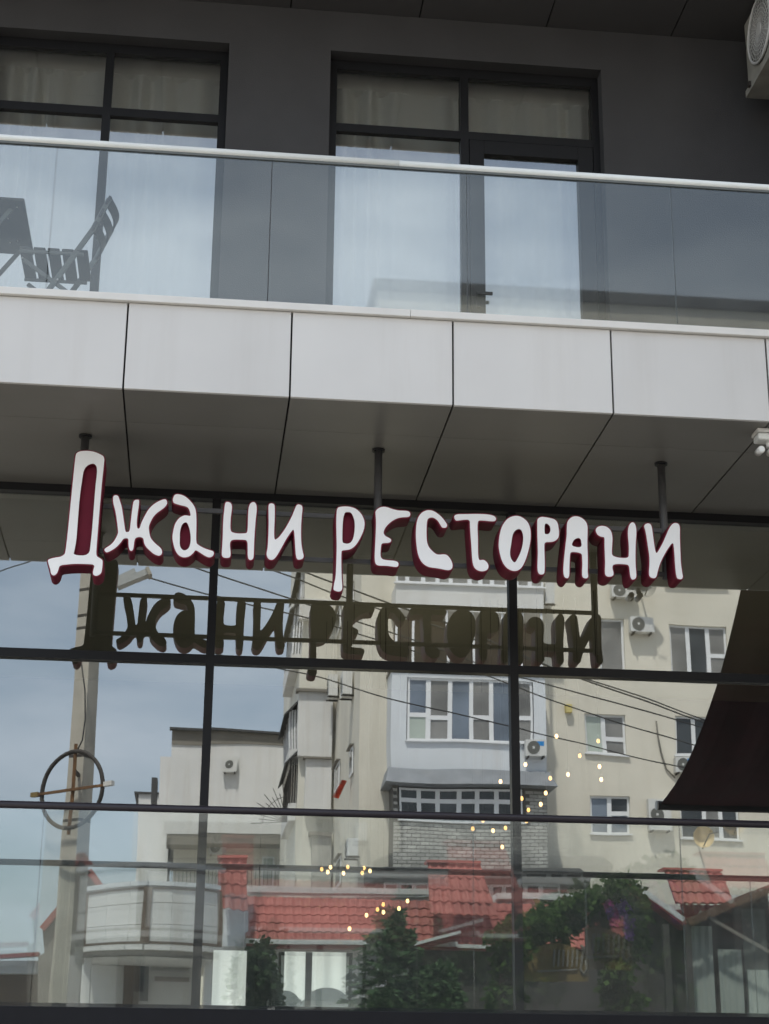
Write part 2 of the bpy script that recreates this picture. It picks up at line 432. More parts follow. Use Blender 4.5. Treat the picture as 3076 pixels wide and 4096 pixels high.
# cladding: fascia, soffit and ceiling panels, each its own sheet in front of a dark backing
g = 0.0065; pr_ = random.Random(4)
for a, b in zip(joints, joints[1:]):
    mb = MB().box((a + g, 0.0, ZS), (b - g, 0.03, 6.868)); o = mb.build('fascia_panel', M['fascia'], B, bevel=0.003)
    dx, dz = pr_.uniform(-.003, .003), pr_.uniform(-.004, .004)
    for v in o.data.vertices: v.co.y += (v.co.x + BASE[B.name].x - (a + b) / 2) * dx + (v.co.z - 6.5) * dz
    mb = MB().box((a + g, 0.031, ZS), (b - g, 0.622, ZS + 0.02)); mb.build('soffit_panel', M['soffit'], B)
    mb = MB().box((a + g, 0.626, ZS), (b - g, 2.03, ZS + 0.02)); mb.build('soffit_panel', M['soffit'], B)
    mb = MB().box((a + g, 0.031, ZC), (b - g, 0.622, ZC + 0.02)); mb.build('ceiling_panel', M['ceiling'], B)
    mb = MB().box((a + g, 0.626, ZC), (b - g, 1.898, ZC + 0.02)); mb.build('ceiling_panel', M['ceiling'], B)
    mb = MB().box((a + g, 0.0, ZC), (b - g, 0.03, 11.35)); mb.build('upper_fascia_panel', M['fascia'], B)
MB().box((XL, 0.034, ZS + 0.022), (XR, 2.2, 6.862)).build('balcony_slab', M['joint'], B)
MB().box((XL, 0.034, ZC + 0.022), (XR, 2.2, 11.34)).build('upper_slab', M['joint'], B)
MB().box((XL, 0.10, 6.864), (XR, 1.9, 6.90)).build('balcony_floor', M['floor'], B)
MB().box((XL, -0.035, 6.872), (1.36, 0.14, 6.926)).build('coping', M['cap'], B, bevel=0.003)
MB().box((1.362, -0.035, 6.872), (XR, 0.14, 6.926)).build('coping', M['cap'], B, bevel=0.003)
# the rest of the block
mb = MB()
mb.box((XL, 2.2, 6.23), (XR, 2.21, 6.9)); mb.box((XL, 2.2, ZC), (XR, 2.3, 15.0))
mb.box((XL, 2.3, 11.0), (XR, 12.0, 15.0))
mb.box((XL - 0.2, 2.2, 0), (XL, 12.0, 15)); mb.box((XR, 2.2, 0), (XR + 0.2, 12, 15)); mb.box((XL, 12, 0), (-2.6, 12.2, 15)); mb.box((3.0, 12, 0), (XR, 12.2, 15)); mb.box((-2.6, 12, 10.9), (3.0, 12.2, 15)); mb.box((-2.6, 12, 0), (3.0, 12.2, 1.9))
mb.box((5.7, -1.6, 6.95), (XR + .2, -0.06, 15.0))  # unseen block added at the right, to shade balcony wall and fascia
mb.build('outer_wall', M['grey_wall'], B)
mb = MB()
qa, qb, qc, qd = (at(x, 3900, 8.32).x for x in (832, 1004, 1118, 1404)); qz = at(1200, 3786, 8.32).z
mb.box((XL, 8.32, 2.0), (qa, 8.42, 6.3)); mb.box((qa, 8.32, qz), (qd, 8.42, 6.3)); mb.box((qb, 8.32, 2.0), (qc, 8.42, qz)); mb.box((qd, 8.32, 2.0), (XR, 8.42, 6.3))
mb.box((XL, 4.6, 6.9), (XR, 4.7, 10.7)); mb.box((XL, 2.3, 6.8), (XR, 4.6, 6.9)); mb.box((XL, 2.42, 10.6), (XR, 4.6, 10.7))
mb.box((0.30, 2.3, 6.9), (0.36, 4.6, 10.6))
mb.build('room_wall', M['interior'], B)
# rear windows of the dining room with pale drapes
m = MB()
for a, b in ((qa, qb), (qc, qd)):
    m.box((a, 8.33, 2.1), (a + .05, 8.40, qz)); m.box((b - .05, 8.33, 2.1), (b, 8.40, qz)); m.box((a + .05, 8.33, qz - .05), (b - .05, 8.40, qz))
xm_ = at(1235, 3900, 8.33).x; m.box((xm_ - .035, 8.33, 2.1), (xm_ + .035, 8.40, qz - .05))
m.build('rear_window_frame', M['frame'], B)
for a, b in ((qa, qb), (qc, qd)):
    m = MB(); n_ = 60
    for i in range(n_):
        u0, u1 = a + (b - a) * i / n_, a + (b - a) * (i + 1) / n_
        m.face(((u0, 8.47 + .02 * math.sin(u0 * 31), 2.1), (u1, 8.47 + .02 * math.sin(u1 * 31), 2.1), (u1, 8.47 + .02 * math.sin(u1 * 31), qz + .1), (u0, 8.47 + .02 * math.sin(u0 * 31), qz + .1)), 0, True)
    o = m.build('curtain', M['drape'], None, base=((a + b) / 2, 8.47, 2.1))
    tag(o, 'pale daylit drape in the left rear window of the dining room' if a == qa else 'pale daylit drape in the wide rear window of the dining room behind two chairs', 'curtain')
# two dining chairs with arched backs against the light
for i, (xa_, xb_, yt) in enumerate(((1075, 1205, 3962), (1215, 1400, 3950))):
    cy = 6.6; l_, r2_ = at(xa_, 4020, cy).x, at(xb_, 4020, cy).x; zt_ = at((xa_ + xb_) / 2, yt, cy).z
    dc = root('dining_chair', ((l_ + r2_) / 2, cy, 2.1), ('left' if i == 0 else 'right') + ' dark dining chair with arched back standing before the bright rear window', 'chair', 'dining chairs before the rear window')
    m = MB(); prev = None
    for k in range(13):
        a_ = math.pi * k / 12; p = (( l_ + r2_) / 2 - (r2_ - l_) / 2 * math.cos(a_), zt_ - .16 + .16 * math.sin(a_))
        if prev: m.hexa(((prev[0], cy, 2.55), (p[0], cy, 2.55), (p[0], cy + .05, 2.55), (prev[0], cy + .05, 2.55), (prev[0], cy, prev[1]), (p[0], cy, p[1]), (p[0], cy + .05, p[1]), (prev[0], cy + .05, prev[1])))
        prev = p
    m.build('backrest', M['chair'], dc)
    MB().box((l_, cy + .05, 2.50), (r2_, cy + .48, 2.56)).build('seat', M['chair'], dc)
    for x_ in (l_ + .02, r2_ - .05):
        for y_ in (cy + .06, cy + .44): MB().box((x_, y_, 2.1), (x_ + .03, y_ + .03, 2.50)).build('leg', M['chair'], dc)
MB().box((XL, 2.13, 6.12), (XR, 8.318, 6.20)).build('room_ceiling', M['room_ceiling'], B)
MB().box((XL, 2.21, 2.0), (XR, 8.318, 2.1)).build('room_floor', M['room_floor'], B)
# shopfront: black frame with six panes in view
mull = [-2.33, 0.062, 2.455, 4.845, 7.235]
mb = MB()
mb.box((XL, 2.02, 6.157), (XR, 2.12, ZS - 0.002))
for x in mull: mb.box((x - 0.033, 2.03, 2.16), (x + 0.033, 2.12, 6.157))
for a, b in zip([XL] + mull, mull + [XR]):
    mb.box((a + 0.033, 2.033, 4.808), (b - 0.033, 2.12, 4.878))
    mb.box((a + 0.033, 2.033, 2.16), (b - 0.033, 2.12, 2.26))
front = mb.build('shopfront_frame', M['frame'], B)
pane_rnd = random.Random(21)
def pane(x0, x1, z0, z1, y, mname, parent, th=0.006):
    m = MB().box((x0, y, z0), (x1, y + th, z1), 1)
    m.mi[2] = 0                                            # the street side mirrors
    o = m.build('pane', [M[mname], M['back']], parent)
    # no two panes are glazed quite flat: lean each by a fraction of a millimetre
    ax, az = pane_rnd.uniform(-.0006, .0006), pane_rnd.uniform(-.0005, .0005)
    cx, cz = (x0 + x1) / 2 - BASE[o.name].x, (z0 + z1) / 2 - BASE[o.name].z
    for v in o.data.vertices: v.co.y += (v.co.x - cx) * ax + (v.co.z - cz) * az
    return o
for a, b in zip([XL] + mull, mull + [XR]):
    pane(a + 0.03, b - 0.03, 2.25, 4.81, YG, 'pane', front)
    pane(a + 0.03, b - 0.03, 4.875, 6.16, YG, 'pane', front)
# upper windows
def window(x0, xm, x1, door):
    m = MB()
    f = 0.068; FY = 2.038; x0, xm, x1 = x0 * 1.0027, xm * 1.0027, x1 * 1.0027
    m.box((x0, FY, 10.236), (x1, 2.10, 10.325))
    m.box((x0, FY, 6.93), (x0 + f, 2.10, 10.236)); m.box((x1 - f, FY, 6.93), (x1, 2.10, 10.236))
    m.box((xm - 0.035, FY, 6.93), (xm + 0.035, 2.10, 10.236))
    m.box((x0 + f, FY + .003, 9.612), (xm - 0.035, 2.10, 9.690)); m.box((xm + 0.035, FY + .003, 9.612), (x1 - f, 2.10, 9.690))
    m.box((x0 + f, FY + .003, 6.93), (xm - 0.035, 2.10, 7.0)); m.box((xm + 0.035, FY + .003, 6.93), (x1 - f, 2.10, 6.95))
    fr = m.build('window_frame', M['frame'], B)
    pane(x0 + f - .005, xm - 0.03, 9.68, 10.24, YG, 'upper_pane', fr)
    pane(xm + 0.03, x1 - f + .005, 9.68, 10.24, YG, 'upper_pane', fr)
    pane(x0 + f - .005, xm - 0.03, 6.99, 9.62, YG, 'upper_pane', fr)
    if not door:
        pane(xm + 0.03, x1 - f + .005, 6.99, 9.62, YG, 'upper_pane', fr)
        return
    a, b = xm + 0.041, x1 - f - 0.006
    m = MB()
    m.box((a, FY - .006, 6.952), (a + 0.128, 2.11, 9.606)); m.box((b - 0.135, FY - .006, 6.952), (b, 2.11, 9.606))
    m.box((a + 0.128, FY - .006, 9.474), (b - 0.135, 2.11, 9.606)); m.box((a + 0.128, FY - .006, 6.952), (b - 0.135, 2.11, 7.1))
    dl = m.build('balcony_door', M['frame'], B, bevel=0.003)
    pane(a + 0.125, b - 0.13, 7.09, 9.48, YG, 'upper_pane', dl)
    h = MB().box((a + 0.05, FY - .02, 7.98), (a + 0.08, FY - .006, 8.14)); h.bar((a + 0.065, FY - .045, 8.1), (a + 0.18, FY - .045, 8.1), 0.02, 0.025)
    h.bar((a + 0.065, FY - .005, 8.1), (a + 0.065, FY - .045, 8.1), 0.02, 0.02)
    h.build('handle', M['frame'], dl)
window(-2.052, -1.024, -0.002, False)
window(0.888, 2.086, 3.300, True)
# terrace in front of the shopfront
MB().box((XL, 0.50, 1.15), (XR, 0.78, 2.160)).build('terrace_beam', M['beam'], B, bevel=0.004)
MB().box((XL, 0.78, 1.9), (XR, 2.03, 2.12)).build('terrace_floor', M['floor'], B)
MB().box((XL, 0.62, 0.0), (XR, 2.2, 1.9)).build('terrace_base', M['grey_wall'], B)

# ------------------------------------------------------------------ railings
def railing_panels(parent, seams, y, z0, z1):
    for a, b in zip(seams, seams[1:]):
        m = MB().box((a + 0.003, y, z0), (b - 0.003, y + 0.012, z1), 1)
        m.mi[2] = 0; m.mi[4] = 2
        m.mi[3] = 3; m.mi[5] = 3
        m.build('glass_panel', [M['railing'], M['railing_back'], M['back'], M['edge']], parent)
M['railing_back'] = M['back']
rb = root('balcony_railing', (1.2, 0.0, 6.926), 'frameless glass balcony railing with a white handrail above the white fascia', 'railing')
m = MB().tube(((XL, 0.006, 8.113), (1.272, 0.006, 8.113)), 0.029, 14); m.build('handrail', M['rail_white'], rb)
m = MB().tube(((1.274, 0.006, 8.113), (XR, 0.006, 8.113)), 0.029, 14); m.build('handrail', M['rail_white'], rb)
MB().box((XL, -0.010, 8.070), (XR, 0.022, 8.088)).build('handrail_channel', M['chair_metal'], rb)
railing_panels(rb, [-5.2, -4.29, -2.745, -1.195, 0.347, 1.775, 3.311, 4.85, 6.4, 7.95, 9.7], 0.0, 6.92, 8.10)
rt = root('terrace_railing', (1.2, 0.6, 2.16), 'frameless glass terrace railing with a dark round handrail in front of the shopfront', 'railing')
MB().tube(((XL, 0.606, 3.449), (XR, 0.606, 3.449)), 0.0255, 14).build('handrail', M['rail_dark'], rt)
railing_panels(rt, [-5.2, -3.85, -2.42, -0.998, 0.443, 1.882, 3.322, 4.77, 6.2, 7.7, 9.7], 0.60, 2.155, 3.44)

# ------------------------------------------------------------------ the sign
LETTERS = [
    ('Д', [[[-0.962, 5.9935], [-0.9365, 6.0094], [-0.8887, 6.0155], [-0.8402, 6.0117], [-0.7957, 5.9941], [-0.7617, 5.975], [-0.7625, 5.9099], [-0.7672, 5.8059], [-0.7698, 5.6924], [-0.7721, 5.5745], [-0.7737, 5.4472], [-0.7753, 5.3208], [-0.7756, 5.2278], [-0.752, 5.2138], [-0.7284, 5.1998], [-0.7261, 5.1774], [-0.7266, 5.1474], [-0.73, 5.1024], [-0.7488, 5.0866], [-0.7672, 5.0794], [-0.7842, 5.0876], [-0.7897, 5.0998], [-0.7877, 5.1198], [-0.7795, 5.1626], [-0.8245, 5.1657], [-0.9186, 5.1631], [-0.97, 5.1569], [-1.0234, 5.1471], [-1.0285, 5.1195], [-1.0358, 5.0894], [-1.0533, 5.0713], [-1.0699, 5.0741], [-1.0802, 5.0875], [-1.0843, 5.1122], [-1.0958, 5.1415], [-1.1089, 5.1808], [-1.0946, 5.1914], [-1.0578, 5.203], [-1.0207, 5.2096], [-0.9982, 5.2256], [-0.9897, 5.2385], [-0.9839, 5.3618], [-0.98, 5.5138], [-0.9767, 5.6415], [-0.9734, 5.77], [-0.9708, 5.8735], [-0.9678, 5.9723]], [[-0.8947, 5.8851], [-0.8723, 5.9095], [-0.8441, 5.9203], [-0.8221, 5.9147], [-0.8093, 5.8867], [-0.8071, 5.8298], [-0.8119, 5.7521], [-0.8126, 5.6493], [-0.8133, 5.5471], [-0.8147, 5.42], [-0.8178, 5.3189], [-0.8228, 5.2273], [-0.9345, 5.2244], [-0.9277, 5.2638], [-0.9203, 5.3294], [-0.9195, 5.39], [-0.9191, 5.4913], [-0.9187, 5.5931], [-0.9159, 5.6957], [-0.9097, 5.7834], [-0.9045, 5.8509]]]),
    ('Ж', [[[-0.6829, 5.658], [-0.68, 5.6809], [-0.6618, 5.6886], [-0.6453, 5.6797], [-0.6357, 5.6517], [-0.6168, 5.6014], [-0.6016, 5.5227], [-0.5901, 5.4611], [-0.5806, 5.4153], [-0.5688, 5.4125], [-0.5506, 5.4189], [-0.5471, 5.4969], [-0.5433, 5.5707], [-0.539, 5.6363], [-0.5294, 5.6567], [-0.5083, 5.6594], [-0.4975, 5.6582], [-0.4967, 5.6241], [-0.5025, 5.5556], [-0.5055, 5.4932], [-0.5009, 5.4482], [-0.4909, 5.4414], [-0.4808, 5.4492], [-0.4723, 5.4891], [-0.4535, 5.5352], [-0.4297, 5.5874], [-0.3997, 5.6258], [-0.3585, 5.6563], [-0.3167, 5.6743], [-0.3029, 5.6675], [-0.2965, 5.645], [-0.306, 5.6217], [-0.3289, 5.5979], [-0.3597, 5.5737], [-0.3849, 5.5469], [-0.4043, 5.5092], [-0.419, 5.4661], [-0.4163, 5.4352], [-0.4057, 5.385], [-0.3855, 5.355], [-0.3522, 5.3256], [-0.3302, 5.3097], [-0.3159, 5.288], [-0.3147, 5.2656], [-0.3271, 5.2494], [-0.3429, 5.2476], [-0.3753, 5.2602], [-0.4086, 5.2895], [-0.4337, 5.3135], [-0.4456, 5.3382], [-0.4511, 5.3717], [-0.4664, 5.3811], [-0.4876, 5.3813], [-0.5083, 5.3719], [-0.515, 5.3492], [-0.5159, 5.3183], [-0.5193, 5.2846], [-0.5318, 5.2728], [-0.5456, 5.2834], [-0.5538, 5.3166], [-0.5545, 5.3474], [-0.5582, 5.3657], [-0.5716, 5.3691], [-0.5925, 5.3642], [-0.6092, 5.3337], [-0.6362, 5.299], [-0.6664, 5.2753], [-0.6994, 5.2554], [-0.7129, 5.2621], [-0.7217, 5.2757], [-0.7119, 5.2884], [-0.6841, 5.308], [-0.6594, 5.3343], [-0.6429, 5.3687], [-0.6316, 5.4001], [-0.633, 5.4253], [-0.6449, 5.4924], [-0.6551, 5.5485], [-0.6698, 5.5989], [-0.6789, 5.6268]]]),
    ('а', [[[-0.2603, 5.6724], [-0.2512, 5.7043], [-0.2383, 5.7153], [-0.2114, 5.7148], [-0.1787, 5.7049], [-0.1454, 5.6808], [-0.1114, 5.6423], [-0.0939, 5.6089], [-0.0865, 5.5637], [-0.0817, 5.4787], [-0.0799, 5.3545], [-0.0606, 5.3385], [-0.0224, 5.3177], [0.0262, 5.303], [0.0451, 5.2982], [0.0511, 5.2817], [0.0439, 5.2617], [0.0231, 5.2496], [-0.0038, 5.2568], [-0.0421, 5.2804], [-0.0814, 5.305], [-0.0926, 5.281], [-0.1155, 5.2575], [-0.1414, 5.2441], [-0.1732, 5.2438], [-0.2005, 5.2594], [-0.2233, 5.292], [-0.2387, 5.3362], [-0.2491, 5.3864], [-0.2452, 5.4373], [-0.2354, 5.4887], [-0.2133, 5.5294], [-0.1876, 5.5504], [-0.1613, 5.5591], [-0.1261, 5.5516], [-0.13, 5.5787], [-0.1423, 5.6123], [-0.159, 5.6258], [-0.2022, 5.6335], [-0.2348, 5.6422], [-0.2539, 5.6499]], [[-0.1917, 5.468], [-0.1797, 5.4969], [-0.1563, 5.5093], [-0.1422, 5.4929], [-0.1268, 5.4483], [-0.1173, 5.3923], [-0.1193, 5.3415], [-0.131, 5.3073], [-0.1595, 5.292], [-0.1814, 5.3051], [-0.1944, 5.3326], [-0.196, 5.3888], [-0.1971, 5.4339]]]),
    ('н', [[[0.1169, 5.6724], [0.1401, 5.6735], [0.1566, 5.6657], [0.1655, 5.6432], [0.1642, 5.6059], [0.1583, 5.5486], [0.1592, 5.4549], [0.1838, 5.4418], [0.2215, 5.4379], [0.259, 5.4407], [0.2814, 5.4462], [0.2839, 5.4975], [0.283, 5.5544], [0.2824, 5.6172], [0.2891, 5.6605], [0.3073, 5.6803], [0.3262, 5.6812], [0.3393, 5.6628], [0.3443, 5.6258], [0.3384, 5.5569], [0.3353, 5.4884], [0.3328, 5.4032], [0.3326, 5.3298], [0.3332, 5.2791], [0.3298, 5.2537], [0.3114, 5.2417], [0.295, 5.2522], [0.2897, 5.2829], [0.2887, 5.3279], [0.2849, 5.3909], [0.2499, 5.3939], [0.207, 5.3931], [0.1777, 5.3895], [0.1622, 5.3758], [0.1607, 5.3447], [0.1677, 5.3], [0.169, 5.2664], [0.1588, 5.2547], [0.1375, 5.2521], [0.116, 5.2556], [0.1058, 5.272], [0.106, 5.3085], [0.1075, 5.3649], [0.108, 5.4327], [0.106, 5.512], [0.1087, 5.5805], [0.112, 5.6321]]]),
    ('и', [[[0.4252, 5.6669], [0.4454, 5.6794], [0.4701, 5.6719], [0.4729, 5.6319], [0.4744, 5.5804], [0.4726, 5.4947], [0.4736, 5.4266], [0.4796, 5.403], [0.4914, 5.4075], [0.5123, 5.4283], [0.5434, 5.4752], [0.5742, 5.5336], [0.5997, 5.5919], [0.6174, 5.6444], [0.6301, 5.6766], [0.6491, 5.6792], [0.6684, 5.6698], [0.6728, 5.647], [0.6688, 5.6066], [0.6653, 5.5321], [0.6657, 5.4466], [0.6701, 5.3787], [0.6812, 5.3226], [0.6894, 5.2947], [0.6862, 5.272], [0.6649, 5.2626], [0.6461, 5.2618], [0.6348, 5.2811], [0.6278, 5.3428], [0.6212, 5.4332], [0.6131, 5.4943], [0.5922, 5.466], [0.5613, 5.4135], [0.5307, 5.3498], [0.5053, 5.2979], [0.4822, 5.2603], [0.4611, 5.2499], [0.4395, 5.2557], [0.4265, 5.2776], [0.4231, 5.3], [0.4314, 5.3454], [0.4323, 5.4361], [0.4324, 5.5214], [0.4287, 5.6069]]]),
    ('Р', [[[0.9215, 5.6654], [0.951, 5.676], [0.9903, 5.6801], [1.0342, 5.6753], [1.0695, 5.6585], [1.1006, 5.6254], [1.1185, 5.5894], [1.1247, 5.5529], [1.1195, 5.5114], [1.1069, 5.4743], [1.0857, 5.4277], [1.0602, 5.3855], [1.0302, 5.3592], [1.0, 5.3488], [0.9653, 5.3459], [0.9594, 5.3357], [0.9585, 5.2859], [0.9605, 5.2183], [0.9634, 5.151], [0.9687, 5.0929], [0.9702, 5.0572], [0.9618, 5.0413], [0.9447, 5.0361], [0.9232, 5.0397], [0.908, 5.048], [0.9076, 5.068], [0.9134, 5.104], [0.9214, 5.1402], [0.9234, 5.2167], [0.9248, 5.307], [0.9249, 5.375], [0.9224, 5.4431], [0.9186, 5.5343], [0.9182, 5.6031]], [[0.978, 5.6335], [0.9997, 5.6382], [1.0238, 5.6365], [1.0395, 5.6087], [1.051, 5.5725], [1.0538, 5.5267], [1.0502, 5.4763], [1.0421, 5.4348], [1.0252, 5.4045], [1.0014, 5.3952], [0.9818, 5.398], [0.9643, 5.404], [0.9633, 5.4678], [0.9641, 5.5455], [0.969, 5.5962]]]),
    ('Е', [[[1.2011, 5.6508], [1.2141, 5.6699], [1.2359, 5.6848], [1.2622, 5.6907], [1.2886, 5.6873], [1.3239, 5.6751], [1.3636, 5.6663], [1.4032, 5.6663], [1.434, 5.6664], [1.4517, 5.6579], [1.4575, 5.6397], [1.4475, 5.6208], [1.4123, 5.6177], [1.3771, 5.6129], [1.3464, 5.5999], [1.3115, 5.5753], [1.281, 5.5417], [1.2638, 5.5088], [1.2618, 5.4858], [1.2751, 5.4658], [1.3037, 5.4534], [1.3177, 5.4426], [1.317, 5.4266], [1.2996, 5.4167], [1.2734, 5.4146], [1.2472, 5.4107], [1.2432, 5.3755], [1.2405, 5.339], [1.2416, 5.3118], [1.2505, 5.294], [1.2745, 5.286], [1.3137, 5.2841], [1.3486, 5.2824], [1.3704, 5.2721], [1.3727, 5.2518], [1.3641, 5.2378], [1.3445, 5.237], [1.3184, 5.2404], [1.2836, 5.2434], [1.2401, 5.2416], [1.2162, 5.245], [1.203, 5.2626], [1.1996, 5.2964], [1.2, 5.3417], [1.2027, 5.4101], [1.2051, 5.4787], [1.2074, 5.5475], [1.2051, 5.6026], [1.2021, 5.6347]]]),
    ('С', [[[1.4976, 5.5198], [1.5024, 5.5821], [1.5147, 5.6242], [1.5394, 5.6592], [1.5741, 5.6775], [1.604, 5.6804], [1.6338, 5.6714], [1.6686, 5.647], [1.6984, 5.6171], [1.7207, 5.5844], [1.7266, 5.5691], [1.7206, 5.5532], [1.7032, 5.5488], [1.6883, 5.5518], [1.6759, 5.5719], [1.6586, 5.6023], [1.6338, 5.6219], [1.6089, 5.626], [1.5866, 5.6161], [1.5782, 5.596], [1.5752, 5.5492], [1.5743, 5.4871], [1.5783, 5.4306], [1.5916, 5.3952], [1.6188, 5.3656], [1.6484, 5.3438], [1.6731, 5.3433], [1.7027, 5.3487], [1.7274, 5.3421], [1.7495, 5.3149], [1.7642, 5.2797], [1.764, 5.2491], [1.7516, 5.2332], [1.727, 5.2281], [1.6876, 5.2356], [1.6483, 5.2415], [1.6138, 5.2436], [1.5843, 5.249], [1.5499, 5.2705], [1.5252, 5.3052], [1.5114, 5.3455], [1.5029, 5.4015], [1.4978, 5.463]]]),
    ('Т', [[[1.7771, 5.639], [1.7857, 5.6524], [1.8081, 5.6587], [1.858, 5.661], [1.918, 5.6654], [1.978, 5.6677], [2.0331, 5.6666], [2.073, 5.658], [2.0878, 5.6404], [2.0851, 5.6246], [2.0725, 5.6162], [2.0375, 5.6161], [1.9975, 5.619], [1.9626, 5.6189], [1.9515, 5.608], [1.948, 5.5558], [1.9514, 5.4938], [1.9507, 5.4111], [1.9516, 5.3442], [1.9573, 5.3162], [1.9721, 5.3153], [1.9895, 5.3192], [2.0092, 5.3082], [2.0239, 5.2883], [2.0276, 5.2655], [2.0185, 5.2446], [1.9936, 5.2323], [1.9639, 5.231], [1.9343, 5.2436], [1.9172, 5.2684], [1.9091, 5.3065], [1.9057, 5.3679], [1.9023, 5.4399], [1.8968, 5.512], [1.8938, 5.5741], [1.8942, 5.621], [1.8478, 5.6178], [1.8079, 5.6102], [1.7904, 5.6084], [1.7805, 5.6235]]]),
    ('О', [[[2.1038, 5.452], [2.1122, 5.5198], [2.128, 5.5777], [2.1536, 5.6205], [2.1841, 5.6507], [2.2245, 5.6656], [2.2597, 5.6647], [2.2946, 5.648], [2.3242, 5.618], [2.3384, 5.5769], [2.3425, 5.525], [2.3363, 5.4624], [2.32, 5.3944], [2.2987, 5.3265], [2.2729, 5.274], [2.2426, 5.2481], [2.2127, 5.2417], [2.1781, 5.252], [2.1487, 5.2764], [2.1269, 5.3139], [2.1126, 5.3647], [2.1048, 5.4108]], [[2.2071, 5.5189], [2.2201, 5.5454], [2.2429, 5.5647], [2.268, 5.5658], [2.2826, 5.5379], [2.2868, 5.4965], [2.2809, 5.4444], [2.2649, 5.3869], [2.2391, 5.3342], [2.2197, 5.3036], [2.1991, 5.3222], [2.1871, 5.3525], [2.1852, 5.3885], [2.1934, 5.4353], [2.2006, 5.4823]]]),
    ('Р', [[[2.3924, 5.6368], [2.3978, 5.6527], [2.4207, 5.6669], [2.4509, 5.6657], [2.4911, 5.6597], [2.5262, 5.6508], [2.5433, 5.6254], [2.5499, 5.5865], [2.5523, 5.5397], [2.5454, 5.5081], [2.5223, 5.4863], [2.4919, 5.4756], [2.4417, 5.4749], [2.4396, 5.4256], [2.4403, 5.3636], [2.4404, 5.3018], [2.4377, 5.2452], [2.4314, 5.2295], [2.4113, 5.2246], [2.394, 5.2305], [2.3861, 5.2583], [2.3873, 5.3149], [2.3922, 5.3821], [2.3914, 5.4649], [2.3904, 5.5376], [2.3917, 5.6002]], [[2.4458, 5.6157], [2.465, 5.6182], [2.4823, 5.6043], [2.4903, 5.5786], [2.4861, 5.5523], [2.4732, 5.5351], [2.4581, 5.5344], [2.4431, 5.5373]]]),
    ('А', [[[2.6141, 5.6313], [2.6273, 5.6555], [2.6532, 5.6777], [2.6838, 5.6844], [2.714, 5.6779], [2.7438, 5.6583], [2.7607, 5.6328], [2.7664, 5.6016], [2.7629, 5.5388], [2.7591, 5.4605], [2.7609, 5.3879], [2.7584, 5.3051], [2.7558, 5.2535], [2.7599, 5.2229], [2.7505, 5.2107], [2.7305, 5.2098], [2.7158, 5.221], [2.7142, 5.2518], [2.7195, 5.3138], [2.719, 5.3654], [2.7183, 5.3938], [2.701, 5.4034], [2.671, 5.4073], [2.6458, 5.4072], [2.6306, 5.4003], [2.627, 5.3614], [2.6219, 5.2993], [2.6201, 5.2324], [2.6129, 5.2064], [2.5954, 5.2057], [2.5807, 5.2179], [2.5757, 5.2562], [2.5808, 5.3181], [2.5905, 5.4011], [2.5999, 5.4742], [2.6101, 5.5371], [2.6103, 5.5841]], [[2.6636, 5.503], [2.6841, 5.5159], [2.7068, 5.5169], [2.7162, 5.495], [2.7186, 5.4535], [2.6971, 5.4432], [2.667, 5.447], [2.6432, 5.4564], [2.6504, 5.4816]]]),
    ('Н', [[[2.8249, 5.5866], [2.8371, 5.6055], [2.8603, 5.617], [2.8857, 5.6182], [2.9108, 5.6115], [2.933, 5.5941], [2.9457, 5.5659], [2.9495, 5.5295], [2.9459, 5.4824], [2.941, 5.4301], [2.9412, 5.3938], [2.9686, 5.382], [3.0087, 5.376], [3.0644, 5.3784], [3.0692, 5.4254], [3.0706, 5.4879], [3.0665, 5.54], [3.0675, 5.5924], [3.0794, 5.6376], [3.1006, 5.658], [3.1206, 5.65], [3.1305, 5.6163], [3.1303, 5.5743], [3.1223, 5.5007], [3.1165, 5.4171], [3.1142, 5.334], [3.1168, 5.2721], [3.1169, 5.236], [3.1061, 5.2201], [3.0858, 5.2141], [3.0738, 5.229], [3.0693, 5.27], [3.0664, 5.3267], [3.0323, 5.3304], [2.992, 5.3313], [2.9616, 5.3274], [2.9436, 5.3189], [2.9403, 5.2955], [2.9481, 5.2597], [2.9459, 5.2416], [2.928, 5.2306], [2.9028, 5.2295], [2.8857, 5.2416], [2.8842, 5.2725], [2.8888, 5.3346], [2.8887, 5.4071], [2.8886, 5.4798], [2.8919, 5.5321], [2.8727, 5.5323], [2.8477, 5.5406], [2.8306, 5.5607]]]),
    ('И', [[[3.1888, 5.6347], [3.2073, 5.6514], [3.2304, 5.654], [3.2451, 5.6399], [3.2511, 5.6008], [3.256, 5.538], [3.2612, 5.4808], [3.271, 5.416], [3.2954, 5.451], [3.3286, 5.5099], [3.357, 5.5741], [3.3825, 5.6278], [3.4043, 5.6578], [3.4303, 5.6669], [3.4531, 5.66], [3.4609, 5.6314], [3.4563, 5.568], [3.4553, 5.4946], [3.4546, 5.4267], [3.4538, 5.359], [3.4604, 5.2867], [3.4648, 5.2506], [3.4579, 5.2349], [3.4376, 5.233], [3.4201, 5.2384], [3.4142, 5.2744], [3.4111, 5.3364], [3.4102, 5.4247], [3.4075, 5.5082], [3.3947, 5.5076], [3.3731, 5.4805], [3.3457, 5.4375], [3.3181, 5.3895], [3.2957, 5.3418], [3.2782, 5.2893], [3.2657, 5.2371], [3.2402, 5.2309], [3.2155, 5.2427], [3.2116, 5.2709], [3.2196, 5.3385], [3.2212, 5.4009], [3.2147, 5.463], [3.2076, 5.5359], [3.1998, 5.5932]]])
]

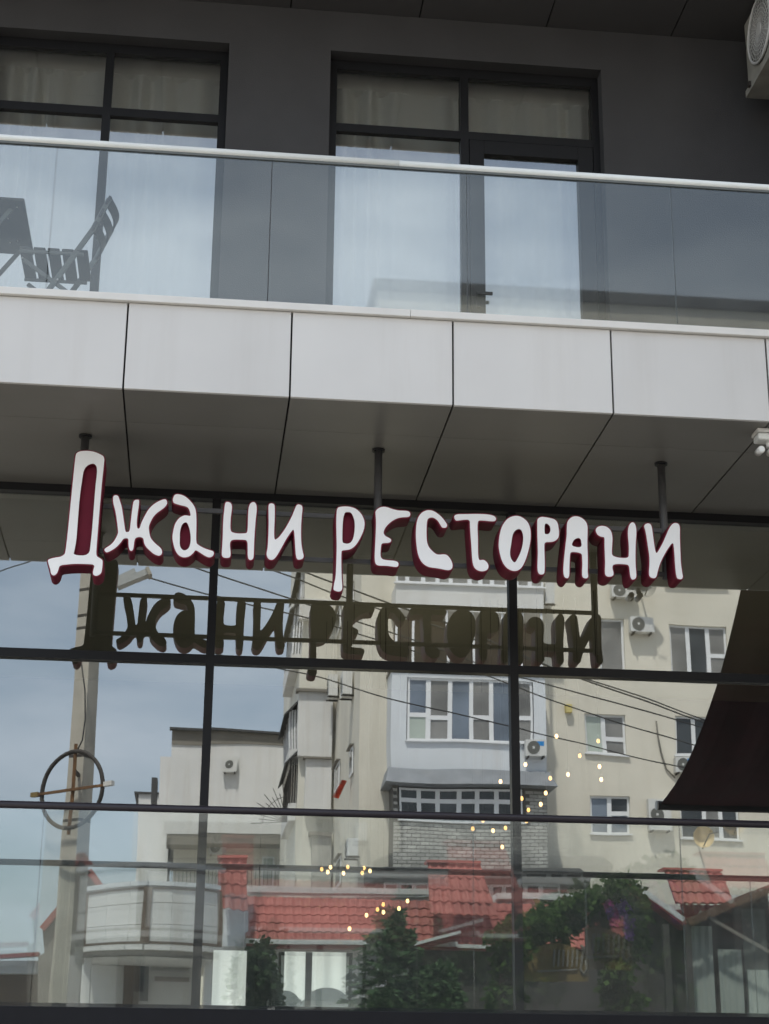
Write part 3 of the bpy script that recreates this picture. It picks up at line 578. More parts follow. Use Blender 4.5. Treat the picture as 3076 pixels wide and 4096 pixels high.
def chaikin(p, n=2):
    for _ in range(n):
        q = []
        for (ax, ay), (bx, by) in zip(p, p[1:] + p[:1]):
            q += [(ax * .75 + bx * .25, ay * .75 + by * .25), (ax * .25 + bx * .75, ay * .25 + by * .75)]
        p = q
    return p
def grow(p, d):
    area = sum(a[0] * b[1] - b[0] * a[1] for a, b in zip(p, p[1:] + p[:1]))
    s = 1 if area > 0 else -1
    out = []
    n = len(p)
    for i in range(n):
        a, b = p[i - 1], p[(i + 1) % n]
        tx, ty = b[0] - a[0], b[1] - a[1]
        l = math.hypot(tx, ty) or 1
        out.append((p[i][0] + s * d * ty / l, p[i][1] - s * d * tx / l))
    return out
def plate(name, loops, y0, y1, material, parent):
    vs = []; ed = []
    for lp in loops:
        k = len(vs); vs += [Vector((x, z)) for x, z in lp]; n = len(lp)
        ed += [(k + i, k + (i + 1) % n) for i in range(n)]
    co, _, fa, _, _, _ = delaunay_2d_cdt(vs, ed, [], 1, 1e-5)
    def within(p, lp):
        c = False
        for (ax, ay), (bx, by) in zip(lp, lp[1:] + lp[:1]):
            if (ay > p.y) != (by > p.y) and p.x < (bx - ax) * (p.y - ay) / (by - ay) + ax: c = not c
        return c
    m = MB(); use = {}
    for f in fa:
        mid = sum((co[i] for i in f), Vector((0, 0))) / len(f)
        if any(within(mid, lp) for lp in loops[1:]): continue
        if len(f) == 3:
            A_, B_, C2 = (co[i] for i in f)
            if (B_ - A_).cross(C2 - A_) < 0: f = f[::-1]
        for i, j in zip(f, list(f[1:]) + [f[0]]):
            use[(i, j)] = 1
        m.face([(co[i].x, y0, co[i].y) for i in f]); m.face([(co[i].x, y1, co[i].y) for i in f[::-1]])
    for (i, j) in use:
        if (j, i) not in use:
            m.face(((co[i].x, y0, co[i].y), (co[i].x, y1, co[i].y), (co[j].x, y1, co[j].y), (co[j].x, y0, co[j].y)))
    return m.build(name, material, parent)
sg = root('restaurant_sign', (1.24, 0.9, ZS), 'hanging sign of white hand drawn letters with burgundy sides reading ДЖАНИ РЕСТОРАНИ', 'sign')
for x in (-0.925, 1.243, 3.406):
    MB().tube(((x, 0.930, ZS - 0.001), (x, 0.930, 5.30)), 0.030, 14).build('pole', M['pole'], sg)
    MB().tube(((x, 0.930, ZS - 0.001), (x, 0.930, ZS - 0.016)), 0.048, 18).build('pole_flange', M['frame'], sg)
for z in (5.675, 5.335):
    MB().box((-0.92, 0.909, z - 0.016), (3.42, 0.939, z + 0.016)).build('rail', M['pole'], sg)
for ch, loops in LETTERS:
    lp = [chaikin(l) for l in loops]
    outer = grow(lp[0], 0.009)
    body = plate('letter', [outer], 0.752, 0.900, M['burgundy'], sg)
    plate('letter_rim', [outer] + [grow(l, -0.002) for l in lp[1:]], 0.704, 0.7515, M['burgundy'], body)
    plate('letter_face', lp, 0.698, 0.7035, M['face'], body)
    plate('letter_back', [grow(outer, -0.001)], 0.9005, 0.908, M['letter_back'], body)

# ------------------------------------------------------------------ curtains behind the upper windows
def curtain(x0, x1, z0, z1, y, label, seed):
    rnd = random.Random(seed)
    n = int((x1 - x0) / 0.008); m = MB()
    ph = rnd.random() * 6; xs = []
    for i in range(n + 1):
        x = x0 + (x1 - x0) * i / n
        ph += 0.19 + 0.17 * noise.noise(Vector((x * 2.1, seed, 0)))
        xs.append((x, y + 0.055 * math.sin(ph) * (0.8 + 0.7 * noise.noise(Vector((x * 1.3, seed + 9, 0))))))
    zs = [z0, z0 + (z1 - z0) * .5, z1 - 0.25, z1 - 0.22, z1]
    for (xa, ya), (xb, yb) in zip(xs, xs[1:]):
        for k, (za, zb) in enumerate(zip(zs, zs[1:])):
            fa = 1.0 if k < 3 else 0.15
            fb = 1.0 if k < 2 else 0.15
            m.face(((xa, y + (ya - y) * fa, za), (xb, y + (yb - y) * fa, za), (xb, y + (yb - y) * fb, zb), (xa, y + (ya - y) * fb, zb)), 0, True)
    o = m.build('curtain', M['curtain'], None, base=((x0 + x1) / 2, y, z0))
    tag(o, label, 'curtain', 'white curtains behind the balcony windows')
curtain(-2.03, -1.03, 6.92, 10.42, 2.30, 'white curtain behind the left pane of the left balcony window', 3)
curtain(-1.02, -0.02, 6.92, 10.42, 2.30, 'white curtain behind the balcony pane just right of the folding chair back', 5)
curtain(0.91, 2.08, 6.92, 10.42, 2.30, 'white curtain behind the fixed pane beside the balcony door', 8)
curtain(2.09, 3.28, 6.92, 10.42, 2.30, 'white curtain behind the glass balcony door', 12)

# ------------------------------------------------------------------ folding chair and table on the balcony
FZ = 6.90
yn, yf = 0.30, 0.76
sz = at(150, 1000, yn).z
ch = root('folding_chair', (at(215, 1000, yn).x, 0.53, FZ), 'grey folding chair with slatted seat and curved back beside the balcony table', 'chair')
xa = at(76, 1000, yn).x; xb = at(352, 1012, yn).x
pit = (xb - xa) / 4.86
for k in range(5):
    m = MB()
    x = xa + k * pit
    m.box((x, yn - 0.012, sz), (x + pit * 0.86, yf + 0.012, sz + 0.020))
    m.build('seat_slat', M['chair'], ch, bevel=0.009)
def P2(px, py, y): return at(px, py, y)
low_n, mid_n, top_n = P2(186, 1172, yn), P2(372, 918, yn), P2(437, 797, yn)
for y, nm in ((yn, 0), (yf, 1)):
    off = Vector((0, y - yn, 0))
    foot = low_n + (low_n - mid_n) * ((low_n.z - FZ) / (mid_n.z - low_n.z))
    MB().bar(foot + off, mid_n + off, 0.022, 0.036, (1, 0, 0)).build('back_leg', M['chair_metal'], ch)
    MB().bar(mid_n + off, top_n + off, 0.022, 0.036, (1, 0, 0)).build('back_post', M['chair_metal'], ch)
    a = P2(91, 1030, yn) + Vector((0, 0.03, 0)); b2 = P2(283, 1172, yn) + Vector((0, 0.03, 0))
    dd = (b2 - a); b2 = a + dd * ((a.z - FZ) / (a.z - b2.z))
    off2 = off * 0.87 if nm else off
    MB().bar(a + off2, b2 + off2, 0.018, 0.028, (1, 0, 0)).build('front_leg', M['chair_metal'], ch)
    c = P2(231, 1121, yn) + off + Vector((0, -0.012 if nm == 0 else 0.012, 0))
    MB().ball(c, 0.008).build('rivet', M['bolt'], ch)
    MB().bar(Vector((xa, y, sz - 0.014)), Vector((xb - 0.03, y, sz - 0.014)), 0.016, 0.022).build('seat_rail', M['chair_metal'], ch)
    if nm == 0:
        c = P2(90, 1032, yn) + Vector((0, -0.004, 0)); MB().ball(c, 0.008).build('rivet', M['bolt'], ch)
for k, f in enumerate((0.10, 0.52, 0.94)):
    c0 = mid_n.lerp(top_n, f)
    u = (top_n - mid_n).normalized()
    w = Vector((u.z, 0, -u.x))                      # away from the sitter
    m = MB(); prev = None
    for i in range(13):
        t = i / 12
        bow = 0.055 * math.sin(math.pi * t)
        p = c0 + Vector((0, (yf - yn) * t + (-0.02 if i == 0 else 0.02 if i == 12 else 0), 0)) + w * bow
        if prev is not None:
            m.hexa((prev - u * .036 - w * .008, prev - u * .036 + w * .008, p - u * .036 + w * .008, p - u * .036 - w * .008,
                    prev + u * .036 - w * .008, prev + u * .036 + w * .008, p + u * .036 + w * .008, p + u * .036 - w * .008))
        prev = p
    m.build('back_slat', M['chair'], ch)
ty = 0.12
tz = at(95, 802, ty).z
tx = at(97, 803, ty).x; tyf = atz(127, 1023, tz).y
tb = root('folding_table', (tx - 0.35, (ty + tyf) / 2, FZ), 'dark folding bistro table in front of the grey chair on the balcony', 'table')
MB().box((tx - 0.72, ty, tz), (tx, tyf, tz + 0.022)).build('tabletop', M['chair'], tb, bevel=0.02)
for y in (ty + 0.10, tyf - 0.10):
    MB().bar((tx - 0.62, y, FZ), (tx - 0.10, y + 0.02, tz - 0.01), 0.018, 0.03, (1, 0, 0)).build('leg', M['chair_metal'], tb)
    MB().bar((tx - 0.10, y + 0.03, FZ), (tx - 0.62, y + 0.05, tz - 0.01), 0.018, 0.03, (1, 0, 0)).build('leg', M['chair_metal'], tb)
for i, (x, y) in enumerate(((-.06, .1), (-.14, .28), (-.10, .62), (-.16, .66))):
    MB().ball((tx + x, ty + y, tz - 0.002), 0.006).build('screw', M['bolt'], tb)

# ------------------------------------------------------------------ outdoor units
def ac_unit(c, nrm, w, h, d, label, cat='air conditioner', m='ac', sticker=False, bracket=True, detail=False, group='outdoor air conditioner units'):
    """c: centre of the back, nrm: horizontal direction the fan looks"""
    n = Vector(nrm).normalized(); s = Vector((-n.y, n.x, 0)); c = Vector(c)
    t = root('air_conditioner', c, label, cat, group)
    def bx(mb, u0, u1, v0, v1, z0, z1, mi=0):
        p = [c + s * u + n * v + Vector((0, 0, z)) for z in (z0, z1) for u, v in ((u0, v0), (u1, v0), (u1, v1), (u0, v1))]
        mb.hexa(p, mi); return mb
    bx(MB(), -w/2, w/2, 0.06, 0.06 + d, -h/2, h/2).build('casing', M[m], t, bevel=0.012 if detail else 0)
    fr = min(h * 0.43, w * 0.3)
    fc = c + s * (w/2 - fr - 0.05) + n * (0.06 + d)
    if detail:
        fc = c + n * (0.06 + d); fr = h * 0.45
        MB().disc(fc, n, fr, 40, 0, 0.012).build('fan_opening', M['ac_grille'], t)
        rg = MB()
        for k in range(1, 9):
            q = fr * k / 8.2
            pts = [fc + n * 0.02 + s * (q * math.cos(a)) + Vector((0, 0, q * math.sin(a))) for a in [2*math.pi*i/36 for i in range(37)]]
            rg.tube(pts, 0.0032 if k < 8 else 0.012, 5)
        for k in range(32):
            a = 2 * math.pi * k / 32
            rg.tube((fc + n*.02 + s*(0.05*math.cos(a)) + Vector((0,0,0.05*math.sin(a))), fc + n*.02 + s*(fr*math.cos(a)) + Vector((0,0,fr*math.sin(a)))), 0.0028, 4)
        rg.disc(fc + n * 0.018, n, 0.06, 16, 0, 0.01)
        rg.build('fan_grille', M['ac'], t)
    else:
        MB().disc(fc, n, fr, 20, 0, 0.012).build('fan_grille', M['ac_grille'], t)
        MB().disc(fc + n * 0.012, n, fr * 0.2, 10, 0, 0.006).build('fan_hub', M['ac'], t)
    if sticker:
        bx(MB(), -w/2 + 0.08, -w/2 + 0.30, 0.06 + d, 0.064 + d, h*.10, h*.38).build('energy_label', M['sticker'], t)
    if bracket:
        q = MB()
        for u in (-w*.36, w*.36):
            bx(q, u - .02, u + .02, 0.0, d + 0.1, -h/2 - 0.05, -h/2 - 0.003)
        q.build('bracket', M['iron'], t)
    return t
u = ac_unit((4.90, 1.18, 10.36), (-1, 0, 0), 0.84, 0.66, 0.30, 'weathered air conditioner high on the side wall at the top right corner', m='ac_dirty', detail=True, group=None)
MB().box((4.52, 0.75, 9.955), (4.92, 1.62, 10.02)).build('drip_tray', M['ac_dirty'], u)

# ------------------------------------------------------------------ security lamp under the soffit
p = atz(3060, 1716, ZS)
sl = root('security_lamp', (p.x, p.y, ZS), 'small pale security lamp with round lens under the soffit at the right edge', 'lamp')
q = at(3056, 1738, p.y)
MB().box((q.x - 0.05, p.y - 0.02, ZS - 0.085), (q.x + 0.14, p.y + 0.10, ZS - 0.035)).build('housing', M['rail_white'], sl, bevel=0.012)
MB().box((q.x - 0.055, p.y - 0.03, ZS - 0.032), (q.x + 0.15, p.y + 0.12, ZS - 0.002)).build('base', M['cap'], sl, bevel=0.006)
MB().tube(((q.x + 0.05, p.y + 0.04, ZS - 0.08), (q.x + 0.05, p.y + 0.04, ZS - 0.13)), 0.025, 12).build('neck', M['cap'], sl)
k = at(3046, 1797, p.y - 0.03)
for dx in (0.0, 0.085):
    b_ = MB().tube((k + Vector((dx, 0.0, 0)), k + Vector((dx + 0.01, 0.11, 0.015))), 0.026, 16).build('lens_barrel', M['cap'], sl)
    MB().disc(k + Vector((dx, -0.004, 0)), (0, -1, -0.1), 0.020, 16, 0, 0.003).build('lens', M['rail_white'], b_)

# ------------------------------------------------------------------ lit pendant clusters in the dining room
def pendants(pts, y, label):
    ps = [at(px, py, y + 0.5 * (random.random() - 0.5)) for px, py in pts]
    c = sum(ps, Vector()) / len(ps)
    t = root('pendant_lamp', (c.x, c.y, 6.155), label, 'lamp', 'lit bulb clusters in the dining room')
    ld = bpy.data.lights.new('pendant_glow', 'POINT'); ld.energy = 3.0; ld.color = (1.0, 0.90, 0.66); ld.shadow_soft_size = 0.35
    lo_ = bpy.data.objects.new('pendant_glow', ld); COL.objects.link(lo_); lo_.parent = t; lo_.location = Vector((c.x, c.y, 4.3)) - BASE[t.name]
    for p in ps:
        MB().tube((Vector((p.x, p.y, 6.118)), p + Vector((0, 0, 0.04))), 0.002, 5).build('cord', M['cord'], t)
        MB().tube([p + Vector((0, 0, z)) for z in (0.024, 0.014, 0.0, -0.012, -0.018)], [0.007, 0.013, 0.0165, 0.012, 0.003], 8).build('bulb', M['bulb_dim'] if int(p.x * 1000) % 3 == 0 else M['bulb'], t)
        MB().tube((p + Vector((0, 0, .021)), p + Vector((0, 0, .060))), 0.009, 8).build('holder', M['cord'], t)
pendants([(2226,2946),(2393,2965),(2319,3024),(2398,3067),(2272,3099),(2201,3114),(2405,3119),(2183,3173),(2163,3218)], 4.2,
         'cluster of warm bare bulbs glowing behind the right shopfront mullion, highest of the three')
pendants([(2102,3059),(2002,3127),(2087,3195),(2114,3241),(2106,3285),(1932,3283),(1972,3324),(2022,3313),(2009,3389),(1891,3316)], 4.6,
         'cluster of warm bare bulbs glowing on both sides of the right mullion near the handrail')
pendants([(1287,3478),(1322,3470),(1311,3489),(1391,3469),(1374,3494),(1456,3473),(1449,3493),(1480,3485)], 5.5,
         'level row of eight warm bulbs glowing low behind the middle shopfront pane')
pendants([(1630,3605),(1533,3619),(1510,3639),(1596,3635),(1534,3650),(1466,3662),(1398,3716)], 5.0,
         'lowest loose cluster of warm bulbs behind the middle shopfront pane')

# ================================================================== ACROSS THE STREET (seen mirrored in the glass)
g_ = MB(); g_.box((-120, -160, -0.3), (140, 60, -0.004)); gr = g_.build('ground', M['paving']); gr['kind'] = 'structure'
g_ = MB(); g_.box((-120, -13.5, -0.2), (140, -6.5, 0.0)); rd = g_.build('road', M['asphalt']); rd['kind'] = 'structure'
g_ = MB(); g_.box((-120, -6.5, -0.2), (140, 0.6, 0.12)); g_.box((-120, -19.0, -0.2), (140, -13.5, 0.12))
pv = g_.build('pavement', M['paving']); pv['kind'] = 'structure'

def vbox(m, x0, y0, x1, y1, yv, dep, mi=0):
    X0_, X1_, Z0_, Z1_ = rect(x0, y0, x1, y1, yv)
    m.box((X0_, RY(yv), Z0_), (X1_, RY(yv + dep), Z1_), mi)
    return m
def holed(m, X0_, X1_, Z0_, Z1_, y, th, holes):
    xs = sorted({X0_, X1_, *[h[0] for h in holes], *[h[1] for h in holes]})
    zs = sorted({Z0_, Z1_, *[h[2] for h in holes], *[h[3] for h in holes]})
    for xa, xb in zip(xs, xs[1:]):
        for za, zb in zip(zs, zs[1:]):
            cx, cz = (xa + xb) / 2, (za + zb) / 2
            if any(h[0] < cx < h[1] and h[2] < cz < h[3] for h in holes): continue
            m.box((xa, y - th, za), (xb, y, zb))
    return m
def sash(parent, r, y, panes, fr='upvc', fw=0.065, sill=True, rec=0.10):
    """r = X0,X1,Z0,Z1 ; panes = list of (u0,u1,v0,v1,glass) in fractions ; wall face at y"""
    X0_, X1_, Z0_, Z1_ = r
    m = MB(); w = X1_ - X0_; h = Z1_ - Z0_; yy = y - rec
    us = sorted({0.0, 1.0, *[p[0] for p in panes], *[p[1] for p in panes]})
    for p in panes:
        a, b, c, d = X0_ + w * p[0], X0_ + w * p[1], Z0_ + h * p[2], Z0_ + h * p[3]
        m.box((a, yy - 0.06, c), (a + fw, yy, d)); m.box((b - fw, yy - 0.06, c), (b, yy, d))
        m.box((a + fw, yy - 0.06, d - fw), (b - fw, yy, d)); m.box((a + fw, yy - 0.06, c), (b - fw, yy, c + fw))
    f = m.build('window', M[fr], parent)
    for p in panes:
        a, b, c, d = X0_ + w * p[0], X0_ + w * p[1], Z0_ + h * p[2], Z0_ + h * p[3]
        MB().box((a + fw - .004, yy - 0.045, c + fw - .004), (b - fw + .004, yy - 0.030, d - fw + .004)).build('pane', M[p[4]], f)
    if sill:
        MB().box((X0_ - 0.06, yy, Z0_ - 0.05), (X1_ + 0.06, y + 0.09, Z0_ - 0.004)).build('sill', M[fr], f)
    return f

# ------------------------------------------------------------------ cream apartment block
AV = 40.0; AY = RY(AV)
A = root('apartment_block', (at(2300, 3000, AV).x, AY, 0), 'tall cream apartment block with stacked glazed loggias facing the restaurant', 'building')
ax0, ax1 = at(1435, 3000, AV).x, at(3076, 3000, AV).x + 14
atop = at(2400, 1215, AV - 2 * YG).z
wins = [
    ((2672, 2200, 2895, 2350), [(0, .5, 0, 1, 'mid_glass'), (.5, 1, 0, 1, 'mid_glass')]),
    ((2686, 2502, 2912, 2702), [(0, .34, 0, 1, 'mid_glass'), (.34, .68, 0, 1, 'dark_glass'), (.68, 1, .42, 1, 'mid_glass'), (.68, 1, 0, .42, 'mid_glass')]),
    ((2402, 2482, 2500, 2692), [(0, 1, 0, 1, 'mid_glass')]),
    ((2342, 2862, 2504, 3020), [(0, .47, 0, 1, 'pale_glass'), (.47, 1, .40, 1, 'mid_glass'), (.47, 1, 0, .40, 'mid_glass')]),
    ((2696, 2870, 2858, 3026), [(0, .5, 0, 1, 'dark_glass'), (.5, 1, 0, 1, 'dark_glass')]),
    ((2360, 3186, 2516, 3340), [(0, .48, 0, 1, 'blue_glass'), (.48, 1, .55, 1, 'dark_glass'), (.48, 1, 0, .55, 'blue_glass')]),
    ((2722, 3205, 2966, 3364), [(0, .42, 0, 1, 'dark_glass'), (.42, .7, 0, 1, 'mid_glass'), (.7, 1, 0, 1, 'dark_glass')]),
    ((3120, 2500, 3330, 2702), [(0, .5, 0, 1, 'mid_glass'), (.5, 1, 0, 1, 'dark_glass')]),
    ((3120, 2870, 3330, 3026), [(0, .5, 0, 1, 'mid_glass'), (.5, 1, 0, 1, 'dark_glass')]),
]
rs = [rect(*w[0], AV) for w in wins]
m = MB(); holed(m, ax0, ax1, 0, atop, AY, 0.35, rs)
m.box((ax0, AY - 12, 0), (ax1, AY - 0.36, atop))
m.build('wall', M['cream'], A)
m = MB().box((ax0 - .15, AY - 12, atop), (ax1, AY + 0.15, atop + 0.35)); m.build('roof_edge', M['darktrim'], A)
for (w, p), r in zip(wins, rs): sash(A, r, AY, p)
# wing set back on the left
WV = 49.3; WY = RY(WV)
wx0 = at(1195, 3000, WV).x; wtop = atop
m = MB().box((wx0, WY - 11, 0), (ax0 - 0.003, WY, wtop)); m.build('wing_wall', M['cream2'], A)
m = MB().box((wx0 - .1, WY - 11, wtop), (ax0 - .16, WY + .1, wtop + .3)); m.build('wing_roof_edge', M['darktrim'], A)
def atx(px, py, X):
    a, b = (px - CX) / FPX, (py - CY) / FPX
    d = r_ * a + d_ * b + f_
    t = (X - EYE.x) / d.x
    p = EYE + d * t
    return Vector((p.x, 2 * YG - p.y, p.z))
# windows of the return wall, looking left
for (px0, px1, py0, py1) in ((1342, 1362, 3050, 3190), (1402, 1416, 2985, 3125), (1342, 1362, 2420, 2560), (1402, 1416, 2330, 2470), (1345, 1366, 3420, 3560)):
    a, b = atx(px0, py1, ax0), atx(px1, py0, ax0)
    m = MB().box((ax0 - 0.02, a.y, a.z), (ax0 - 0.06, b.y, b.z)); f = m.build('side_window', M['upvc'], A)
    MB().box((ax0 - 0.062, a.y + .12, a.z + .1), (ax0 - 0.066, b.y - .12, b.z - .1)).build('pane', M['dark_glass'], f)
    MB().box((ax0 - 0.02, a.y - .1, b.z + .003), (ax0 - 0.16, b.y + .1, b.z + .05)).build('lintel', M['parapet'], f)
# white boxes (closed balconies) on the front of the wing
for (x0, y0, x1, y1, mt) in ((1196, 2770, 1328, 3032, 'whitewash'), (1222, 3042, 1326, 3245, 'whitewash'), (1190, 2400, 1326, 2480, 'whitewash'), (1248, 3345, 1322, 3560, 'brick')):
    m = MB(); vbox(m, x0, y0, x1, y1, WV - .35, .345); m.build('bay', M[mt], A)
for (x0, y0, x1, y1) in ((1190, 2758, 1332, 2768), (1215, 3032, 1330, 3041), (1240, 3330, 1326, 3344)):
    m = MB(); vbox(m, x0, y0, x1, y1, WV - .5, .48); m.build('ledge', M['parapet'], A)
# glazed balconies on the left end of the wing, seen from their side
for k, (x0, yt, yb, style) in enumerate(((1186, 2290, 2420, 0), (1160, 2445, 2640, 0), (1152, 2850, 3025, 0), (1150, 3055, 3240, 1))):
    X0_ = at(x0, (yt + yb) / 2, WV + 1.5).x
    z1, z0 = at(x0, yt, WV + 1).z, at(x0, yb, WV + 1).z
    ya, yb2 = WY - 0.4, WY - 5.0
    m = MB().box((X0_, yb2, z0 - 0.5), (wx0 - .003, ya, z0 + 0.1)); bb = m.build('end_balcony', M['whitewash'], A)
    m = MB()
    for i in range(5 if style == 0 else 9):
        n_ = 4 if style == 0 else 8
        y = ya + (yb2 - ya) * i / n_
        m.box((X0_ + .02, y - .03, z0 + .1), (X0_ + .06, y + .03, z1))
        if i < n_ and style == 0 and i < 1:
            pass
    xw = (wx0 - X0_)
    for i in range(4):
        x = X0_ + xw * i / 3.3
        m.box((x, ya - .05, z0 + .1), (x + .06, ya, z1))
    m.build('mullion', M['upvc' if style == 0 else 'iron'], bb)
    if style == 0:
        MB().box((X0_ + .05, yb2, z0 + .1), (wx0 - .01, ya - .06, z1 - .02)).build('glazing', M['mid_glass'], bb)
    MB().hexa(((X0_ - .2, yb2, z1 - .3), (wx0 - .002, yb2, z1 + .2), (wx0 - .002, ya + .3, z1 + .2), (X0_ - .2, ya + .3, z1 - .3),
               (X0_ - .2, yb2, z1 - .23), (wx0 - .002, yb2, z1 + .29), (wx0 - .002, ya + .3, z1 + .29), (X0_ - .2, ya + .3, z1 - .23))).build('lean_roof', M['darktrim'], bb)

# ------------------------------------------------------------------ stack of loggias on the cream block
LV = 38.8; LY = RY(LV)
lx0, lx1 = at(1572, 2900, LV).x, at(2188, 2900, LV).x
def lz(py): return at(1880, py, LV).z
def lx(px, py=2900): return at(px, py, LV).x
# floor bands and parapets
m = MB()
m.box((lx0, AY, lz(2445)), (lx1, LY, lz(2342)))
lo = m.build('loggia_parapet', M['whitewash'], A)
m = MB(); m.box((lx0, AY, lz(3082)), (lx1, LY, lz(2974))); m.build('loggia_parapet', M['whiteblue'], A)
m = MB(); m.box((lx0, AY, lz(2722)), (lx(1633), LY, lz(2974) + .003)); m.box((lx(2138), AY, lz(2974) + .003), (lx1, LY, lz(2722)))
m.box((lx0, AY, lz(2722)), (lx1, LY, lz(2692))); m.build('loggia_panel', M['whiteblue'], A)
m = MB(); m.box((lx0 - .05, AY, lz(2692) + .003), (lx1 + .05, LY + .08, lz(2680))); m.build('loggia_slab', M['parapet'], A)
# top row of white windows
def row(y0, y1, cuts, gl, **k):
    X0_, X1_ = lx(cuts[0]), lx(cuts[-1])
    ps = []
    for (a, b), gname in zip(zip(cuts, cuts[1:]), gl):
        u0, u1 = (lx(a) - X0_) / (X1_ - X0_), (lx(b) - X0_) / (X1_ - X0_)
        if isinstance(gname, tuple):
            s_ = gname[0]; ps += [(u0, u1, s_, 1, gname[1]), (u0, u1, 0, s_, gname[2])]
        else: ps.append((u0, u1, 0, 1, gname))
    return sash(A, (X0_, X1_, lz(y1), lz(y0)), LY, ps, rec=0.06, **k)
row(2210, 2338, [1572, 1620, 1685, 1745, 1802, 1882, 1925, 1972, 2030, 2075, 2130, 2188], ['mid_glass'] * 11)
row(2722, 2970, [1637, 1715, 1795, 1883, 1966, 2048, 2134], [(.42, 'blue_glass', 'pale_glass'), (.38, 'mid_glass', 'mid_glass'), 'blue_glass', (.40, 'mid_glass', 'mid_glass'), 'blue_glass', (.40, 'mid_glass', 'mid_glass')])
# dim open loggia between them
m = MB(); m.box((lx0 + .1, AY, lz(2678)), (lx1 - .1, AY + .05, lz(2450))); m.build('loggia_back', M['brown'], A)
m = MB()
for px in (1580, 1650, 1783, 1890, 2010, 2100, 2180): m.box((lx(px) - .035, LY - .12, lz(2679)), (lx(px) + .035, LY - .05, lz(2446)))
m.box((lx0, LY - .12, lz(2679)), (lx1, LY - .05, lz(2668))); m.build('loggia_post', M['upvc'], A)
# grey sheet roof over the brick loggia
z1, z0 = lz(3083), lz(3150)
m = MB().hexa(((lx0 - .25, AY, z0), (lx1 + .2, AY, z0), (lx1 + .2, LY + .55, z0), (lx0 - .25, LY + .55, z0),
               (lx0 - .1, AY, z1 - .004), (lx1 + .05, AY, z1 - .004), (lx1 + .05, LY + .12, z1 - .004), (lx0 - .1, LY + .12, z1 - .004)))
m.build('sheet_roof', M['greyroof'], A)
# brick loggia: every brick its own piece
bz1, bz0 = z0 - .004, lz(3472)
m = MB(); m.box((lx0 + .02, AY, bz0), (lx(1596), LY - .02, bz1)); m.box((lx(2088), AY, bz0), (lx1 - .02, LY - .02, bz1))
m.box((lx(1596), AY, bz0), (lx(2088), LY - .02, lz(3292))); mor = m.build('mortar_bed', M['mortar'], A)
row(3156, 3290, [1600, 1680, 1757, 1837, 1905, 1980, 2086], [(.62, 'dark_glass', 'dark_glass')] * 6)
me_b = None; nb = 0; left = MB()
bw, bh, gp = 0.25, 0.082, 0.021
zrow = bz0; k = 0; spots = []
while zrow + bh < bz1:
    x = lx0 + .02 - (bw / 2 if k % 2 else 0)
    while x < lx1 - .02:
        xa, xb = max(x, lx0 + .02), min(x + bw, lx1 - .02)
        if xb - xa > .08:
            inside = (zrow + bh > lz(3292)) and (xb > lx(1596) and xa < lx(2088))
            if not inside: spots.append((xa, xb, zrow))
        x += bw + gp
    zrow += bh + gp; k += 1
spots.sort(key=lambda q: -(q[1] - q[0]))
rb_ = random.Random(3)
for xa, xb, zz in spots:
    if nb < 290 and abs(xb - xa - bw) < 1e-6:
        if me_b is None:
            o = MB().box((0, -.018, 0), (bw, .012, bh)).build('brick', M['brick']); me_b = o.data
        else:
            o = bpy.data.objects.new('brick', me_b); COL.objects.link(o)
        o.parent = A; o.location = Vector((xa, LY + rb_.uniform(-.004, .004), zz)) - BASE[A.name]
        nb += 1
    else:
        left.box((xa, LY - .018, zz), (xb, LY + .012 + rb_.uniform(-.004, .004), zz + bh))
left.build('brick_remainder', M['brick'], A, kind='stuff')
# dark lean-to canopy and the row of windows under it
cz1, cz0 = lz(3478), lz(3532)
m = MB().hexa(((lx(1475), AY, cz0), (lx(2360), AY, cz0), (lx(2300), LY + 1.3, cz0), (lx(1510), LY + 1.3, cz0),
               (lx(1475), AY, cz1 - .05), (lx(2360), AY, cz1 - .05), (lx(2280), LY + .7, cz1 - .05), (lx(1530), LY + .7, cz1 - .05)))
m.build('lean_to_canopy', M['darktrim'], A)
m = MB(); m.box((lx(1520), AY, 0), (lx(2260), LY - .3, cz0 - .004)); m.build('ground_floor', M['parapet'], A)
row(3534, 3592, [1540, 1600, 1660, 1720, 1880, 1960, 2010, 2100, 2160, 2230], ['mid_glass', 'dark_glass', 'mid_glass', 'dark_glass', 'mid_glass', 'dark_glass', 'dark_glass', 'dark_glass', 'mid_glass'], sill=False)
# outdoor units on the block
def wall_ac(x0, y0, x1, y1, yv, label, **k):
    r = rect(x0, y0, x1, y1, yv)
    return ac_unit(((r[0] + r[1]) / 2, RY(yv) + .002, (r[2] + r[3]) / 2), (0, 1, 0), r[1] - r[0], r[3] - r[2], 0.26, label, **k)
wall_ac(2438, 2352, 2536, 2406, AV, 'air conditioner behind the satellite dish, uppermost on the cream wall')
wall_ac(2512, 2486, 2606, 2542, AV, 'air conditioner right of the narrow window on the cream wall')
wall_ac(2098, 2974, 2182, 3036, LV, 'air conditioner with blue label on the white loggia parapet', sticker=True)
wall_ac(2690, 3040, 2775, 3095, AV, 'air conditioner with blue label below a cream wall window beside the dark awning', sticker=True)
wall_ac(2580, 3205, 2672, 3335, AV, 'largest air conditioner low on the cream wall beside the awning bar')
for (x, y, lb) in ((1352, 2752, 'deeper of two air conditioners side by side on the return wall'), (1410, 2742, 'nearer of two air conditioners side by side on the return wall'),
                   (1452, 3395, 'small air conditioner low on the return wall above the house roof')):
    p = atx(min(x, 1432), y, ax0)
    ac_unit((ax0 - .002, p.y, p.z), (-1, 0, 0), .85, .75 if y < 3000 else .5, .30, lb)
r = rect(2132, 2322, 2186, 2412, LV)
